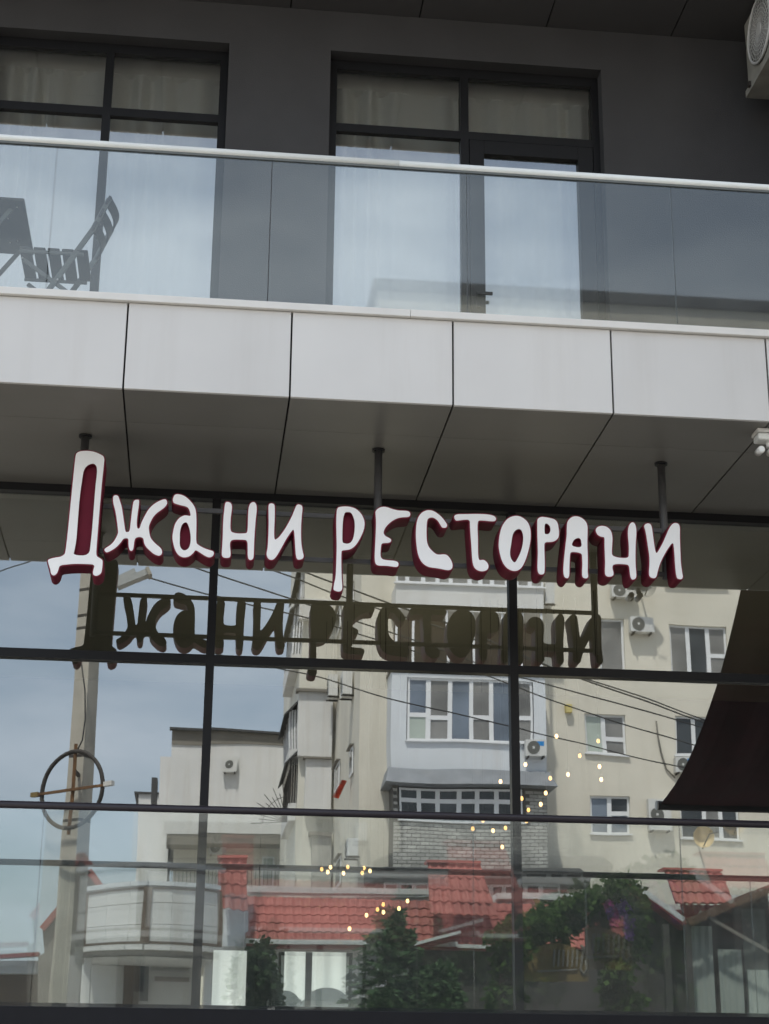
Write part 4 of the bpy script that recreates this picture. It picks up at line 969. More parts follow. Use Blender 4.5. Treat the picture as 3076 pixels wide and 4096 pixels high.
ac_unit((lx1 + .02, RY(LV) - .5, (r[2] + r[3]) / 2), (1, 0, 0), .8, r[3] - r[2], .3, 'air conditioner on the right flank of the top loggia')
def dish(px, py, yv, rad, mt, label):
    p = street(px, py, yv); wy = RY(yv)
    dsh = root('satellite_dish', (p.x, wy, p.z), label, 'satellite dish', 'satellite dishes on the cream wall')
    q = Vector((p.x, wy + .75, p.z)); m = MB()
    for i in range(5):
        ra, rb2 = rad * i / 5, rad * (i + 1) / 5
        for j in range(20):
            a, b = 2 * math.pi * j / 20, 2 * math.pi * (j + 1) / 20
            f = lambda r, t: q + Vector((r * math.cos(t), -.25 * (1 - (r / rad) ** 2) + .12 * math.sin(t) * r, r * math.sin(t)))
            m.face((f(ra, a), f(rb2, a), f(rb2, b), f(ra, b)) if i else (f(0.001, a), f(rb2, a), f(rb2, b), f(0.001, b)), 0, True)
    m.build('reflector', M[mt], dsh)
    MB().tube((q + Vector((0, -.2, -.35)), q + Vector((.1, .3, .05)), q + Vector((.35, .35, .1))), .02, 6).build('feed_arm', M['iron'], dsh)
    MB().tube((q + Vector((0, -.25, 0)), Vector((q.x, wy, q.z))), .03, 6).build('mount', M['iron'], dsh)
M['dish_rust'] = mat('stained_dish', (0.55, 0.42, 0.22), .7, .3, 3)
dish(2560, 2372, AV, .40, 'ac_dirty', 'small grey satellite dish overlapping the uppermost cream wall air conditioner')
dish(2790, 3368, AV, .34, 'dish_rust', 'rust stained satellite dish in front of the lowest cream wall window')
c0 = street(1150, 3292, WV - 1); fan = MB()
for i in range(12):
    a_ = R(92 + i * 8.2); fan.tube((c0, c0 + Vector((math.cos(a_), 0, math.sin(a_))) * (1.25 if i % 2 else 1.0)), .014, 5)
fan.tube([c0 + Vector((.85 * math.cos(R(92 + k * 8.2)), 0, .85 * math.sin(R(92 + k * 8.2)))) for k in range(12)], .012, 5)
fan.build('sunburst_grille', M['iron'], A)
cab = MB(); cab.tube([street(x, y, AV - .05) for x, y in ((2616, 2890), (2624, 2950), (2640, 3010), (2665, 3075), (2700, 3110))], .025, 6); cab.build('wall_cable', M['parapet'], A)
cab = MB(); cab.tube([street(x, y, AV - .05) for x, y in ((2186, 2850), (2188, 3000), (2190, 3140))], .02, 6); cab.build('wall_cable', M['iron'], A)
r = rect(2262, 2828, 2286, 2860, AV)
vb = MB().box((r[0], AY, r[2]), (r[1], AY + .2, r[3])).build('vent_box', M['ochre'], None, base=(r[0], AY, r[2]))
vb.data.materials[0] = mat('yellow_box', (0.62, 0.52, 0.20), .6)
tag(vb, 'small yellow box fixed on the cream wall above the lights', 'box')
p0, p1 = atx(1402, 3130, ax0), atx(1385, 3230, ax0)
fl = MB()
for i in range(10):
    t0, t1 = i / 10, (i + 1) / 10
    za, zb = p0.z + (p1.z - p0.z) * t0, p0.z + (p1.z - p0.z) * t1
    fl.face(((ax0 - .1 - .25 * t0, p0.y - .2, za), (ax0 - .1 - .25 * t1, p0.y - .2, zb), (ax0 - .3 - .3 * t1, p0.y + .05, zb), (ax0 - .25 - .2 * t0, p0.y + .0, za)))
fo = fl.build('banner', M['flag'], None, base=(ax0, p0.y, p0.z)); tag(fo, 'small red and orange banner hanging from the return wall', 'banner')

# ------------------------------------------------------------------ white gable block farther off
GV = 60.0; GY = RY(GV)
Gb = root('white_block', (at(900, 3100, GV).x, GY, 0), 'white apartment block end with grey parapet left of the cream block', 'building')
r = rect(672, 2985, 1215, 3335, GV)
m = MB().box((r[0], GY - 12, r[2]), (r[1], GY, r[3])); m.build('wall', M['whitewash'], Gb)
m = MB().hexa(((r[0], GY - 12, r[3]), (r[1], GY - 12, r[3]), (r[1], GY + .05, r[3]), (r[0], GY + .05, r[3]),
               (r[0], GY - 12, at(680, 2922, GV).z), (r[1], GY - 12, at(1190, 2945, GV).z), (r[1], GY + .05, at(1190, 2945, GV).z), (r[0], GY + .05, at(680, 2922, GV).z)))
m.build('parapet', M['parapet'], Gb)
m = MB().bar((r[0] - .1, GY + .1, at(680, 2919, GV).z), (r[1], GY + .1, at(1190, 2943, GV).z), .3, .10); m.build('coping', M['darktrim'], Gb)
m = MB(); vbox(m, 622, 3022, 673, 3600, GV + 2, 8); vbox(m, 540, 3168, 640, 3600, GV + 4.1, 8); m.build('stepped_bay', M['whitewash'], Gb)
m = MB(); vbox(m, 535, 3162, 642, 3169, GV + 4, 8.2); vbox(m, 600, 3105, 622, 3200, GV + 2.2, 1); m.build('bay_trim', M['darktrim'], Gb)
m = MB().box((r[0] + .3, GY - 11.9, 0), (r[1], GY - 1.4, r[2] - .003)); m.build('lower_wall', M['cream'], Gb)
m = MB().box((r[0], GY - 1.39, r[2] - .4), (r[1], GY - .02, r[2] - .004)); m.build('overhang', M['parapet'], Gb)
q = rect(1048, 3430, 1098, 3545, GV + 1.4)
sash(Gb, (q[0], q[1], q[2], q[3]), GY - 1.32, [(0, 1, 0, 1, 'pale_glass')], rec=-0.02, sill=False)
m = MB(); q = rect(680, 3480, 1180, 3568, GV + .2)
for i in range(33):
    x = q[0] + (q[1] - q[0]) * i / 32; m.box((x - .012, GY - .22, q[2]), (x + .012, GY - .2, q[3]))
m.box((q[0], GY - .24, q[3]), (q[1], GY - .18, q[3] + .05)); m.box((q[0], GY - .24, q[2] - .04), (q[1], GY - .18, q[2])); m.build('balcony_grille', M['iron'], Gb)
wall_ac(895, 3040, 948, 3098, GV, 'lone air conditioner on the white block end wall')
wall_ac(838, 3365, 908, 3418, GV + 1.4, 'air conditioner under the overhang of the white block')

# ------------------------------------------------------------------ red tiled house
HV = 27.0
H = root('red_roof_house', (at(1400, 3800, HV).x, RY(HV), 0), 'low house with red metal tile mansard roof and pale windows behind the spruce', 'house')
def tiles(tl, tr, br, bl, vt, vb_, n, parent=H, wave=0.20):
    a, b, c, d = street(*tl, vt), street(*tr, vt), street(*br, vb_), street(*bl, vb_)
    nrm = (b - a).cross(d - a).normalized()
    if nrm.y < 0: nrm = -nrm
    for k in range(n):
        t0, t1 = k / n, (k + 1) / n
        l0, r0 = a.lerp(d, t0), b.lerp(c, t0); l1, r1 = a.lerp(d, t1), b.lerp(c, t1)
        m = MB(); wid = (r1 - l1).length; nx = max(8, int(wid / wave * 6))
        pts0 = []; pts1 = []; ptsb = []
        for i in range(nx + 1):
            u = i / nx
            ph = (u * wid / wave) % 1.0
            h = .030 * (math.sin(math.pi * min(ph / .62, 1)) if ph < .62 else -.15 * math.sin(math.pi * (ph - .62) / .38))
            sag = .11 * (1 - abs(2 * ((ph + .0) % 1) - 1))
            dn = (l1 - l0).normalized() * sag * .5
            pts0.append(l0.lerp(r0, u) + nrm * (h + .0)); pts1.append(l1.lerp(r1, u) + nrm * (h + .035) + dn)
            ptsb.append(l1.lerp(r1, u) + nrm * (h - .01) + dn)
        for i in range(nx):
            m.face((pts0[i], pts1[i], pts1[i + 1], pts0[i + 1]), 0, True)
            m.face((pts1[i], ptsb[i], ptsb[i + 1], pts1[i + 1]), 0)
        m.build('tile_row', M['red_tile'], parent)
    m = MB(); off = nrm * -.03
    m.face((a + off, d + off, c + off, b + off)); m.build('roof_deck', M['red_dark'], parent)
    return a, b, c, d
tiles((972, 3582), (2730, 3642), (2760, 3806), (978, 3762), HV + .9, HV, 5)
tiles((878, 3430), (990, 3434), (990, 3640), (874, 3632), HV - .2, HV - .45, 4)
tiles((1712, 3450), (1920, 3458), (1992, 3668), (1722, 3660), HV + .2, HV - .3, 4)
tiles((2655, 3489), (2890, 3497), (2938, 3618), (2700, 3612), HV + .2, HV - .3, 3)
tiles((2720, 3618), (3160, 3640), (3200, 3720), (2740, 3700), HV + .3, HV, 2)
m = MB()
for (x0, y0, x1, y1, v) in ((874, 3420, 994, 3430, HV - .3), (1708, 3440, 1924, 3450, HV + .1), (2650, 3480, 2894, 3488, HV + .1)):
    vbox(m, x0, y0, x1, y1, v, .5)
m.build('ridge_cap', M['red_tile'], H)
m = MB(); vbox(m, 990, 3548, 1716, 3572, HV + 1.0, .6); vbox(m, 700, 3540, 876, 3560, HV + 1.0, .6); vbox(m, 1990, 3575, 2330, 3600, HV + 1.0, .6); vbox(m, 2900, 3590, 3200, 3612, HV + 1., .6)
m.build('white_parapet', M['gutter'], H)
m = MB(); vbox(m, 980, 3766, 1830, 3784, HV - .12, .14); vbox(m, 1830, 3786, 2140, 3800, HV - .12, .14); m.build('gutter', M['gutter'], H)
m = MB(); vbox(m, 980, 3786, 2140, 3800, HV, .6); m.build('eaves', M['red_dark'], H)
m = MB()
hz = at(1500, 3800, HV + .4).z
hxl, hxr = at(880, 3800, HV + .4).x, at(3200, 3800, HV + .4).x
wr = rect(1112, 3812, 1410, 4075, HV + .4)
holed(m, hxl, hxr, 0, hz - .02, RY(HV + .4), .3, [wr]); m.box((hxl, RY(HV + 9), 0), (hxr, RY(HV + 1.2), hz + 1.2)); m.build('wall', M['whitewash'], H)
sash(H, wr, RY(HV + .4), [(0, .42, 0, 1, 'bright_pane'), (.42, 1, 0, 1, 'bright_pane')], fr='iron', sill=False)
m = MB(); vbox(m, 880, 3640, 990, 3790, HV + .1, 1.0); m.build('dormer_wall', M['whiteblue'], H)
m = MB(); vbox(m, 1640, 3800, 2790, 4500, HV + .25, .06); m.build('dark_backdrop', M['canopy'], H)  # dark sheet over doorway and white wall; colour stands for shade behind the vine
a, b, c, d = street(1640, 3790, HV - 1.2), street(1840, 3735, HV - 1.2), street(1850, 3752, HV - 1.2), street(1640, 3806, HV - 1.2)
m = MB(); bk = Vector((0, -1.2, 0))
m.hexa((d, c, c + bk, d + bk, a, b, b + bk, a + bk)); m.build('porch_roof', M['red_dark'], H)
m = MB().bar(a + Vector((0, .03, 0)), b + Vector((0, .03, 0)), .05, .06); m.build('porch_trim', M['gutter'], H)

# ------------------------------------------------------------------ white house with the rounded balcony
CV = 25.0
C_ = root('white_balcony_house', (at(600, 3700, CV).x, RY(CV), 0), 'white house with a panelled corner balcony framed in brown left of the red roof', 'house')
pts = [(347, 3566, 3786, CV + 1.1), (430, 3556, 3784, CV + .55), (520, 3548, 3782, CV + .15), (588, 3542, 3780, CV), (690, 3546, 3784, CV + .05), (790, 3549, 3790, CV + .3), (880, 3552, 3797, CV + .8)]
ps = [(street(x, yt, v), street(x, yb, v)) for x, yt, yb, v in pts]
zt = sum(p[0].z for p in ps) / 7; zb = sum(p[1].z for p in ps) / 7
ring = [Vector((p[0].x, p[0].y, 0)) for p in ps]
def strip(ring, z0, z1, out, name, mt, parent):
    m = MB()
    for a, b in zip(ring, ring[1:]):
        t = (b - a).normalized(); n = Vector((-t.y, t.x, 0))
        if n.y < 0: n = -n
        o = n * out; i = -n * .12
        e = t * .01
        m.hexa((a + i + Vector((0,0,z0)), b + i + Vector((0,0,z0)), b + o + Vector((0,0,z0)), a + o + Vector((0,0,z0)),
                a + i + Vector((0,0,z1)), b + i + Vector((0,0,z1)), b + o + Vector((0,0,z1)), a + o + Vector((0,0,z1))))
    return m.build(name, M[mt], parent)
for a, b in zip(ring, ring[1:]):
    for z0, z1 in ((zb, zb + (zt - zb) * .34), (zb + (zt - zb) * .34 + .012, zb + (zt - zb) * .70), (zb + (zt - zb) * .70 + .012, zt)):
        strip([a.lerp(b, .008), a.lerp(b, .992)], z0, z1, 0, 'parapet_panel', 'whitewash', C_)
strip(ring, zt + .003, zt + .10, .06, 'parapet_cap', 'whiteblue', C_)
strip(ring, zt - .07, zt - .02, .02, 'brown_trim', 'brown', C_); strip(ring, zb + .02, zb + .07, .02, 'brown_trim', 'brown', C_)
for i, w in ((0, .05), (3, .09), (6, .06)):
    p = ring[i]; MB().box((p.x - w, p.y - .05, zb + .02), (p.x + w, p.y + .045, zt - .02)).build('brown_post', M['brown'], C_)
strip(ring, zb - .10, zb - .003, .10, 'balcony_edge', 'whitewash', C_)
m = MB(); n0 = len(m.v)
bot = [p + Vector((0, 0, zb - .22)) for p in ring]; 
m.face([bot[0] + Vector((0, -5, 0))] + bot + [bot[-1] + Vector((0, -5, 0))]); m.build('balcony_soffit', M['whitewash'], C_)
strip(ring, zb - .22, zb - .103, .02, 'balcony_band', 'parapet', C_)
bx0, bx1 = at(300, 3900, CV + 4).x, at(800, 3900, CV + 4).x
m = MB().box((bx0, RY(CV + 10), 0), (bx1, RY(CV + 3), zb - .23)); m.build('wall', M['whitewash'], C_)
m = MB(); vbox(m, 480, 3845, 545, 4300, CV + 2.9, .08); m.build('door', M['brown'], C_)
m = MB(); vbox(m, 555, 3850, 590, 4000, CV + 2.9, .08); m.build('side_light', M['dark_glass'], C_)
m = MB(); vbox(m, 615, 3905, 755, 3922, CV + 2.8, .18); m.build('shelf', M['brown'], C_)
m = MB(); vbox(m, 318, 3835, 345, 4400, CV + 1.2, .4); vbox(m, 806, 3800, 905, 4400, CV + 1.2, .5); m.build('column', M['whitewash'], C_)
m = MB(); vbox(m, 415, 3360, 690, 3560, CV + 5, 6); 

# ------------------------------------------------------------------ small houses behind the pole
E_ = root('low_shed', (at(80, 3900, 33).x, RY(33), 0), 'low shed with pale ribbed fascia and reddish ridge at the far left bottom', 'shed')
m = MB(); vbox(m, -300, 3892, 200, 4400, 33, 5); m.build('wall', M['brown'], E_)
m = MB()
r = rect(-300, 3838, 150, 3890, 32.6)
for i in range(34):
    x = r[0] + (r[1] - r[0]) * i / 34
    m.box((x, RY(32.6) - .5, r[2]), (x + (r[1] - r[0]) / 34 * .55, RY(32.6), r[3])); m.box((x + (r[1] - r[0]) / 34 * .55, RY(32.6) - .5, r[2]), (x + (r[1] - r[0]) / 34, RY(32.6) - .03, r[3]))
m.build('ribbed_fascia', M['whiteblue'], E_)
m = MB().bar(street(-300, 3838, 32.6), street(155, 3817, 32.6), .4, .09); m.build('ridge', M['red_dark'], E_)
m = MB().hexa((street(150, 4050, 32), street(300, 4050, 32), street(300, 4050, 36), street(150, 4050, 36), street(150, 3825, 32), street(300, 3740, 32), street(300, 3740, 36), street(150, 3825, 36))); m.build('side_roof', M['parapet'], E_)
F_ = root('gabled_house', (at(300, 3700, 36).x, RY(36), 0), 'grey gabled house with red barge boards hidden behind the concrete pole', 'house')
ap, el, er = street(352, 3478, 36), street(165, 3718, 36), street(470, 3640, 36)
bk = Vector((0, -6, 0))
m = MB(); m.face((el, ap, er, Vector((er.x, er.y, 0)), Vector((el.x + 1, el.y, 0)))); m.face((el + bk, ap + bk, ap, el)); m.face((ap + bk, er + bk, er, ap))
m.build('wall', M['parapet'], F_)
m = MB().bar(el + Vector((0, .1, 0)), ap + Vector((0, .1, 0)), .2, .16); m.bar(ap + Vector((0, .1, 0)), er + Vector((0, .1, 0)), .2, .16); m.build('barge_board', M['red_tile'], F_)

# ------------------------------------------------------------------ concrete pole with its lamp and ring
PV = 17.0
pb, pt = street(262, 3800, PV), street(362, 2540, PV)
px_ = (pb.x + pt.x) / 2
U = root('utility_pole', (px_, RY(PV), 0), 'square concrete utility pole with cable and clamps beside the white house', 'pole')
m = MB(); h_ = 11.5
def sq(w, z, a=R(33)):
    return [Vector((px_ + w * math.cos(a + math.pi / 4 + k * math.pi / 2), RY(PV) + w * math.sin(a + math.pi / 4 + k * math.pi / 2), z)) for k in range(4)]
m.hexa(sq(.26, 0) + sq(.185, h_)); m.build('shaft', M['concrete'], U)
m = MB()
for py in (2370, 2470, 2520, 3035, 3290):
    z = street(340, py, PV).z; w = .262 - .075 * z / h_
    p = sq(w, z) + sq(w, z + .05); m.hexa(p)
m.build('clamp', M['iron'], U)
pts = [street(x, y, PV - .45) for x, y in ((322, 2640), (336, 2760), (337, 2880), (325, 2960), (298, 3010))]
MB().tube(pts, .012, 6).build('hanging_cable', M['wire'], U)
la, lb = street(470, 2345, PV - .3), street(600, 2292, PV - .3)
SL = root('street_lamp', (la.x, la.y, la.z), 'grey street lamp head reaching right from the top of the pole', 'street lamp')
MB().bar(la, lb, .26, .10).build('housing', M['lamp_grey'], SL)
MB().bar(street(455, 2330, PV - .3), street(545, 2288, PV - .3), .2, .08).build('gear_box', M['lamp_grey'], SL)
MB().bar(lb - (lb - la) * .06, lb + (lb - la) * .04, .30, .14).build('end_cap', M['concrete'], SL)
MB().tube((Vector((px_, RY(PV), la.z + .1)), la), .03, 8).build('arm', M['iron'], SL)
# ring frame (an empty round sign) on the pole
rc = street(285, 3156, PV - .6)
RG = root('ring_frame', rc, 'empty dark ring frame with rusty crossbar mounted on the concrete pole', 'sign frame')
yaw = R(34); ux = Vector((math.cos(yaw), math.sin(yaw), 0)); rr = .60
MB().tube([rc + ux * (rr * math.cos(t)) + Vector((0, 0, rr * math.sin(t))) for t in [2 * math.pi * i / 40 for i in range(41)]], .035, 8, cap=False).build('ring', M['iron'], RG)
MB().bar(rc - Vector((0, .02, rr + .1)), rc + Vector((0, -.02, rr + .12)), .055, .05).build('upright', M['rust'], RG)
MB().bar(rc - ux * .70 + Vector((0, .03, -.02)), rc + ux * .70 + Vector((0, .03, .02)), .035, .04).build('crossbar', M['rust'], RG)
MB().bar(rc + ux * .64 + Vector((0, .03, .03)), rc + ux * .80 + Vector((0, .03, .04)), .08, .07).build('end_box', M['cap'], RG)
MB().bar(rc - ux * .80 + Vector((0, .03, -.02)), rc - ux * .66 + Vector((0, .03, -.02)), .06, .07).build('end_box', M['ochre'], RG)
MB().bar(rc + Vector((0, -.05, .3)), Vector((px_, RY(PV), rc.z + .3)), .05, .05).build('strut', M['iron'], RG)

# ------------------------------------------------------------------ overhead wires
def wire(pts, v0, v1, r, label):
    q = [(street(x, y, v0 + (v1 - v0) * i / (len(pts) - 1))) for i, (x, y) in enumerate(pts)]
    # smooth the span
    out = []
    for i in range(len(q) - 1):
        p0, p1, p2, p3 = q[max(i - 1, 0)], q[i], q[i + 1], q[min(i + 2, len(q) - 1)]
        for k in range(6):
            t = k / 6
            out.append(0.5 * ((2 * p1) + (p2 - p0) * t + (2 * p0 - 5 * p1 + 4 * p2 - p3) * t * t + (3 * p1 - p0 - 3 * p2 + p3) * t ** 3))
    out.append(q[-1])
    c = MB().tube(out, r, 6).build('overhead_wire', M['wire'], None, base=out[0])
    tag(c, label, 'cable', 'overhead wires across the street')
wire([(600, 2312), (838, 2380), (1011, 2424), (1232, 2477), (1500, 2560), (1900, 2690), (2274, 2829), (2757, 2981), (3100, 3075)], 17, 24, .013, 'overhead wire leaving the street lamp and crossing both white loggias')
wire([(560, 2195), (787, 2270), (1200, 2413), (1370, 2470), (1600, 2545), (2002, 2690), (2141, 2726), (2450, 2812), (2797, 2912), (3100, 2990)], 17, 24, .014, 'thick overhead wire sagging over the cream wall windows')
wire([(900, 2215), (1100, 2286), (1193, 2319), (1360, 2385), (1560, 2450), (1900, 2560), (2320, 2706), (2559, 2790), (2810, 2880), (3100, 2975)], 18, 24, .014, 'upper wire of the close pair near the dark awning')
wire([(900, 2170), (1232, 2293), (1563, 2415), (1900, 2540), (2320, 2712), (2559, 2802), (2810, 2892), (3100, 2985)], 18.5, 24, .016, 'lower wire of the close pair near the dark awning')
wire([(700, 2570), (1100, 2673), (1285, 2713), (1563, 2796), (2027, 2905), (2200, 2952), (2718, 3067), (3100, 3150)], 18, 24, .012, 'lowest overhead wire crossing the loggia windows')
wire([(-250, 2390), (0, 2285), (130, 2245), (330, 2170)], 22, 18, .012, 'overhead wire rising to the pole from the far left')

# ------------------------------------------------------------------ trees, bush, flowering vine
def leaves(m, c, rad, n, size, rnd, flat=1.0, mi=0, droop=0.0):
    for _ in range(n):
        while True:
            v = Vector((rnd.uniform(-1, 1), rnd.uniform(-1, 1), rnd.uniform(-1, 1)))
            if .25 < v.length < 1: break
        p = c + Vector((v.x * rad[0], v.y * rad[1], v.z * rad[2]))
        a = Vector((rnd.gauss(0, 1), rnd.gauss(0, 1), rnd.gauss(0, .7) - droop)).normalized()
        b = a.cross(Vector((rnd.gauss(0, 1), rnd.gauss(0, 1), rnd.gauss(0, 1)))).normalized()
        s_ = size * rnd.uniform(.6, 1.3)
        m.face((p, p + a * s_ * .5 + b * s_ * .28 * flat, p + a * s_, p + a * s_ * .5 - b * s_ * .28 * flat), mi)
def spruce(base, h, w, label, seed, n=5200):
    rnd = random.Random(seed)
    t = root('spruce_tree', base, label, 'tree')
    MB().tube((base, base + Vector((0, 0, h * .97))), [w * .06, w * .012], 8).build('trunk', M['bark'], t)
    m = MB(); k = 0
    tiers = int(h / .15)
    for i in range(tiers):
        f = (i + .3) / tiers; z = h * (.06 + .92 * f); rad = w * (1 - f) ** .85 * rnd.uniform(.85, 1.12) + .05
        nb_ = max(5, int(13 * (1 - f) + 4)); ph = rnd.random() * 6
        for j in range(nb_):
            a = ph + 2 * math.pi * j / nb_ + rnd.uniform(-.2, .2); L_ = rad * rnd.uniform(.72, 1.1)
            d = Vector((math.cos(a), math.sin(a), 0))
            cnt = int(8 + 46 * L_ / w)
            for q in range(cnt):
                u = rnd.uniform(.12, 1)
                p = base + Vector((0, 0, z)) + d * L_ * u + Vector((0, 0, -.20 * L_ * u + .10 * L_ * u * u))
                sd = Vector((-d.y, d.x, 0)) * rnd.choice((-1, 1))
                dr = (d * .6 + sd * rnd.uniform(.2, 1) + Vector((0, 0, rnd.uniform(-.35, .25)))).normalized()
                s_ = rnd.uniform(.14, .26) * (1.15 - .3 * u)
                b = dr.cross(Vector((rnd.gauss(0, .9), rnd.gauss(0, .9), 1))).normalized() * s_ * .30
                m.face((p - b, p + dr * s_ - b * .2, p + dr * s_ + b * .2, p + b))
    for i in range(260):
        f = rnd.random() ** 1.3; z = h * (.05 + .92 * f); rad = w * (1 - f) ** .85 * rnd.uniform(.15, .80) + .03; a = rnd.uniform(0, 6.283)
        leaves(m, base + Vector((rad * math.cos(a), rad * math.sin(a), z)), (.20 + .14 * (1 - f),) * 2 + (.10,), 60, .13, rnd, .8, 0, .25)
    m.build('crown', M['spruce'], t)
    return t
b_ = street(1560, 4046, 19.0); apx = street(1545, 3605, 19.0)
spruce(Vector((b_.x, b_.y, .12)), apx.z - .12, 2.15, 'tall dark spruce in front of the red roof house', 11)
b_ = street(1765, 4046, 18.4); apx = street(1755, 3850, 18.4)
spruce(Vector((b_.x, b_.y, .12)), apx.z - .12, 1.1, 'smaller young spruce right of the tall spruce', 12)
rnd = random.Random(5)
b_ = street(1020, 4046, 19.0)
bu = root('round_tree', (b_.x, b_.y, .12), 'dark rounded leafy tree in front of the pale house windows', 'tree')
MB().tube((Vector((b_.x, b_.y, .12)), Vector((b_.x, b_.y, 3.0))), [.10, .06], 8).build('trunk', M['bark'], bu)
m = MB(); c = street(1022, 3925, 19.0)
for _ in range(26):
    v = Vector((rnd.gauss(0, 1), rnd.gauss(0, 1), rnd.gauss(0, 1))).normalized() * rnd.uniform(.3, 1)
    leaves(m, c + Vector((v.x * .42, v.y * .42, v.z * .62 - .1)), (.22, .22, .22), 130, .13, rnd, 1.3)
m.build('crown', M['bush'], bu)
# vine arch
VV = 18.5
vi = root('flowering_vine', street(2300, 3900, VV), 'leafy vine arch with purple and pink blossom hanging beside the ochre sign', 'vine')
m = MB(); fl_ = MB(); pk = MB()
arch = [(2000, 3760), (2060, 3720), (2120, 3690), (2190, 3660), (2260, 3640), (2330, 3615), (2400, 3590), (2460, 3565), (2510, 3560), (2530, 3600), (2545, 3660), (2180, 3720), (2250, 3720), (2080, 3790), (2130, 3760), (2300, 3680), (2440, 3800), (2480, 3840), (2510, 3800), (2540, 3760), (2470, 3900), (2450, 3950), (2020, 3850), (2030, 3920), (2050, 4000), (2460, 4000), (2520, 4010), (2000, 3990)]
for (x, y) in arch:
    c = street(x, y, VV + rnd.uniform(-.3, .3))
    leaves(m, c, (.26, .25, .24), 230, .13, rnd, 1.2, 0, .5)
for (x, y) in ((2495, 3620), (2515, 3650), (2505, 3680), (2520, 3700), (2480, 3640), (2440, 3650), (2515, 3730)):
    leaves(fl_, street(x, y, VV - .35), (.07, .08, .14), 130, .06, rnd, 1.6, 0, 1.5)
for (x, y) in ((2435, 3625), (2450, 3650), (2455, 3680)):
    leaves(pk, street(x, y, VV - .35), (.08, .08, .12), 130, .06, rnd, 1.6, 0, 1.0)
m.build('foliage', M['vine'], vi); fl_.build('purple_blossom', M['purple'], vi); pk.build('pink_blossom', M['pink'], vi)
for (xa, ya, xb2, yb) in ((2000, 4200, 2010, 3740), (2500, 4200, 2530, 3560)):
    MB().tube((street(xa, ya, VV), street(xb2, yb, VV)), .05, 8).build('stem', M['bark'], vi)

# ------------------------------------------------------------------ dark gabled terrace canopy with curtains
TV = 20.0
T_ = root('gabled_canopy', (at(2700, 3800, TV).x, RY(TV), 0), 'dark double gabled terrace canopy with white edge boards at the lower right', 'canopy')
dp = Vector((0, -4.0, 0))
def slope(p, q, name, mt, th=.10, ext=dp):
    n = Vector((0, 0, th))
    m = MB().hexa((p - n, q - n, q - n + ext, p - n + ext, p, q, q + ext, p + ext)); return m.build(name, M[mt], T_)
a1, a2, a3, a4 = street(2360, 3640, TV), street(2530, 3528, TV), street(2745, 3692, TV), street(3110, 3545, TV)
slope(a1, a2, 'roof_slope', 'red_dark'); slope(a2, a3, 'roof_slope', 'red_dark'); slope(a3, a4, 'roof_slope', 'timber')
m = MB(); m.face((a1 + Vector((0, -.5, -.1)), a2 + Vector((0, -.5, -.1)), a3 + Vector((0, -.5, -.1)), Vector((a3.x, a3.y - .5, .1)), Vector((a1.x, a1.y - .5, .1))))
m.face((a3 + Vector((0, -.5, -.1)), a4 + Vector((0, -.5, -.1)), Vector((a4.x, a4.y - .5, .1)), Vector((a3.x, a3.y - .5, .1)))); m.build('gable_wall', M['canopy'], T_)
MB().bar(street(2540, 3545, TV - .1), street(2735, 3680, TV - .1), .05, .09).build('edge_board', M['gutter'], T_)
MB().bar(street(2800, 3648, TV - .1), street(3110, 3825, TV - .1), .04, .06).build('edge_board', M['parapet'], T_)
MB().bar(street(2750, 3688, TV - .15), street(3110, 3548, TV - .15), .06, .12).build('beam', M['timber'], T_)
for x in (2655, 2748):
    MB().bar(street(x, 3700, TV - .1), Vector((street(x, 3700, TV - .1).x, RY(TV - .1), .12)), .12, .12).build('post', M['canopy'], T_)
for (x0, y0, x1, y1) in ((2752, 3705, 2868, 4300), (2890, 3800, 2985, 4300), (3005, 3880, 3090, 4300)):
    r = rect(x0, y0, x1, y1, TV + .3); m = MB(); n_ = 14
    for i in range(n_):
        xa, xb_ = r[0] + (r[1] - r[0]) * i / n_, r[0] + (r[1] - r[0]) * (i + 1) / n_
        m.face(((xa, RY(TV + .3) +   .012 * math.sin(i * 1.7), .2), (xb_, RY(TV + .3) +   .012 * math.sin(i * 1.7 + 1.7), .2), (xb_, RY(TV + .3) +   .012 * math.sin(i * 1.7 + 1.7), r[3]), (xa, RY(TV + .3) +   .012 * math.sin(i * 1.7), r[3])), 0, True)
    m.build('side_curtain', M['green_drape'], T_)
r = rect(2105, 3770, 2365, 3925, VV - .2)
sb = root('cafe_sign_board', ((r[0] + r[1]) / 2, RY(VV), r[2]), 'ochre arched board under the vine with pale script strokes', 'sign')
m = MB(); n_ = 16
for i in range(n_):
    u0, u1 = i / n_, (i + 1) / n_
    z = lambda u: r[3] - .25 * (2 * u - 1) ** 2
    x = lambda u: r[0] + (r[1] - r[0]) * u
    m.hexa(((x(u0), RY(VV) - .05, r[2]), (x(u1), RY(VV) - .05, r[2]), (x(u1), RY(VV), r[2]), (x(u0), RY(VV), r[2]),
            (x(u0), RY(VV) - .05, z(u0)), (x(u1), RY(VV) - .05, z(u1)), (x(u1), RY(VV), z(u1)), (x(u0), RY(VV), z(u0))))
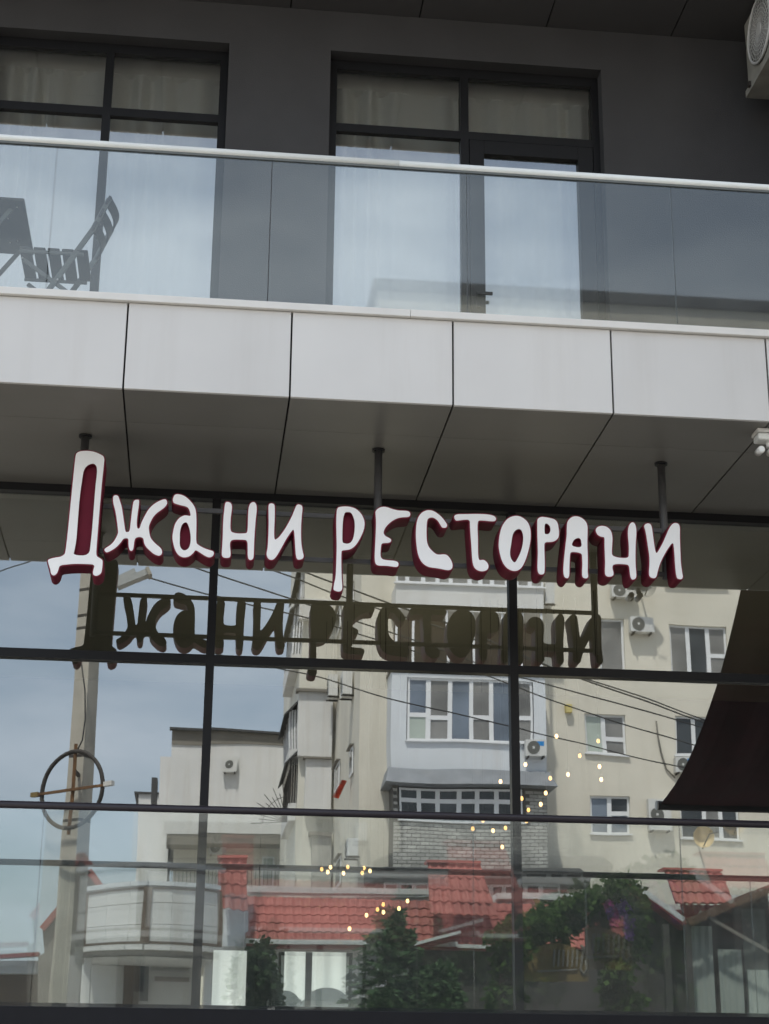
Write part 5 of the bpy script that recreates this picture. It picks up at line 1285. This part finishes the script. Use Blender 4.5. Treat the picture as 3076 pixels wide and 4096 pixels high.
m.build('board', M['ochre'], sb)
lt = MB()
for i in range(6):
    u = .46 + i * .07
    lt.bar((x(u), RY(VV) + .02, r[2] + .24), (x(u) + .02, RY(VV) + .02, r[2] + .52), .03, .035)
lt.tube([Vector((x(u), RY(VV) + .02, r[2] + zz)) for u, zz in ((.88, .6), (.93, .55), (.90, .4), (.87, .2), (.92, .12), (.97, .2), (.95, .35))], .025, 6)
lt.bar((x(.2), RY(VV) + .02, r[2] + .16), (x(.82), RY(VV) + .02, r[2] + .20), .02, .03)
lt.build('script', M['parapet'], sb)

# ------------------------------------------------------------------ the drop awning beyond the right edge, seen only in the glass
aw = root('terrace_awning', (7.2, 0.0, ZS), 'dark burgundy drop awning sloping out from the balcony edge at the right', 'awning')
p0, p1 = Vector((5.05, -0.01, ZS)), Vector((5.05, -3.204, 4.70))
pm = p0.lerp(p1, .50); pn = p0.lerp(p1, .44)
w_ = Vector((4.6, 0, 0))
def sheet(a, b, name, mt, nwave=0):
    m = MB(); n_ = 40; ns = 12
    nn = (b - a).cross(w_).normalized()
    if nn.z > 0: nn = -nn
    def P_(u, v): return a.lerp(b, v) + w_ * u + nn * (.26 * 4 * v * (1 - v) * (1 if .02 < v < .98 else 1) + nwave * math.sin(u * 55 + 2 * math.sin(v * 3)) * v * (1 - v) * 4)
    for i in range(n_):
        for k in range(ns):
            u0, u1, v0, v1 = i / n_, (i + 1) / n_, k / ns, (k + 1) / ns
            m.face((P_(u0, v0), P_(u1, v0), P_(u1, v1), P_(u0, v1)), 0, True)
            up = nn * -.008
            m.face((P_(u0, v0) + up, P_(u0, v1) + up, P_(u1, v1) + up, P_(u1, v0) + up), 0, True)
    m.build(name, M[mt], aw)
sheet(p0, p1, 'fabric', 'awning_red', .035)
MB().tube((p1 - Vector((.03, 0, 0)), p1 + w_), .05, 14).build('front_bar', M['rail_dark'], aw)
MB().tube((p1 - Vector((.045, 0, 0)), p1 - Vector((.028, 0, 0))), .053, 14).build('end_cap', M['cap'], aw)
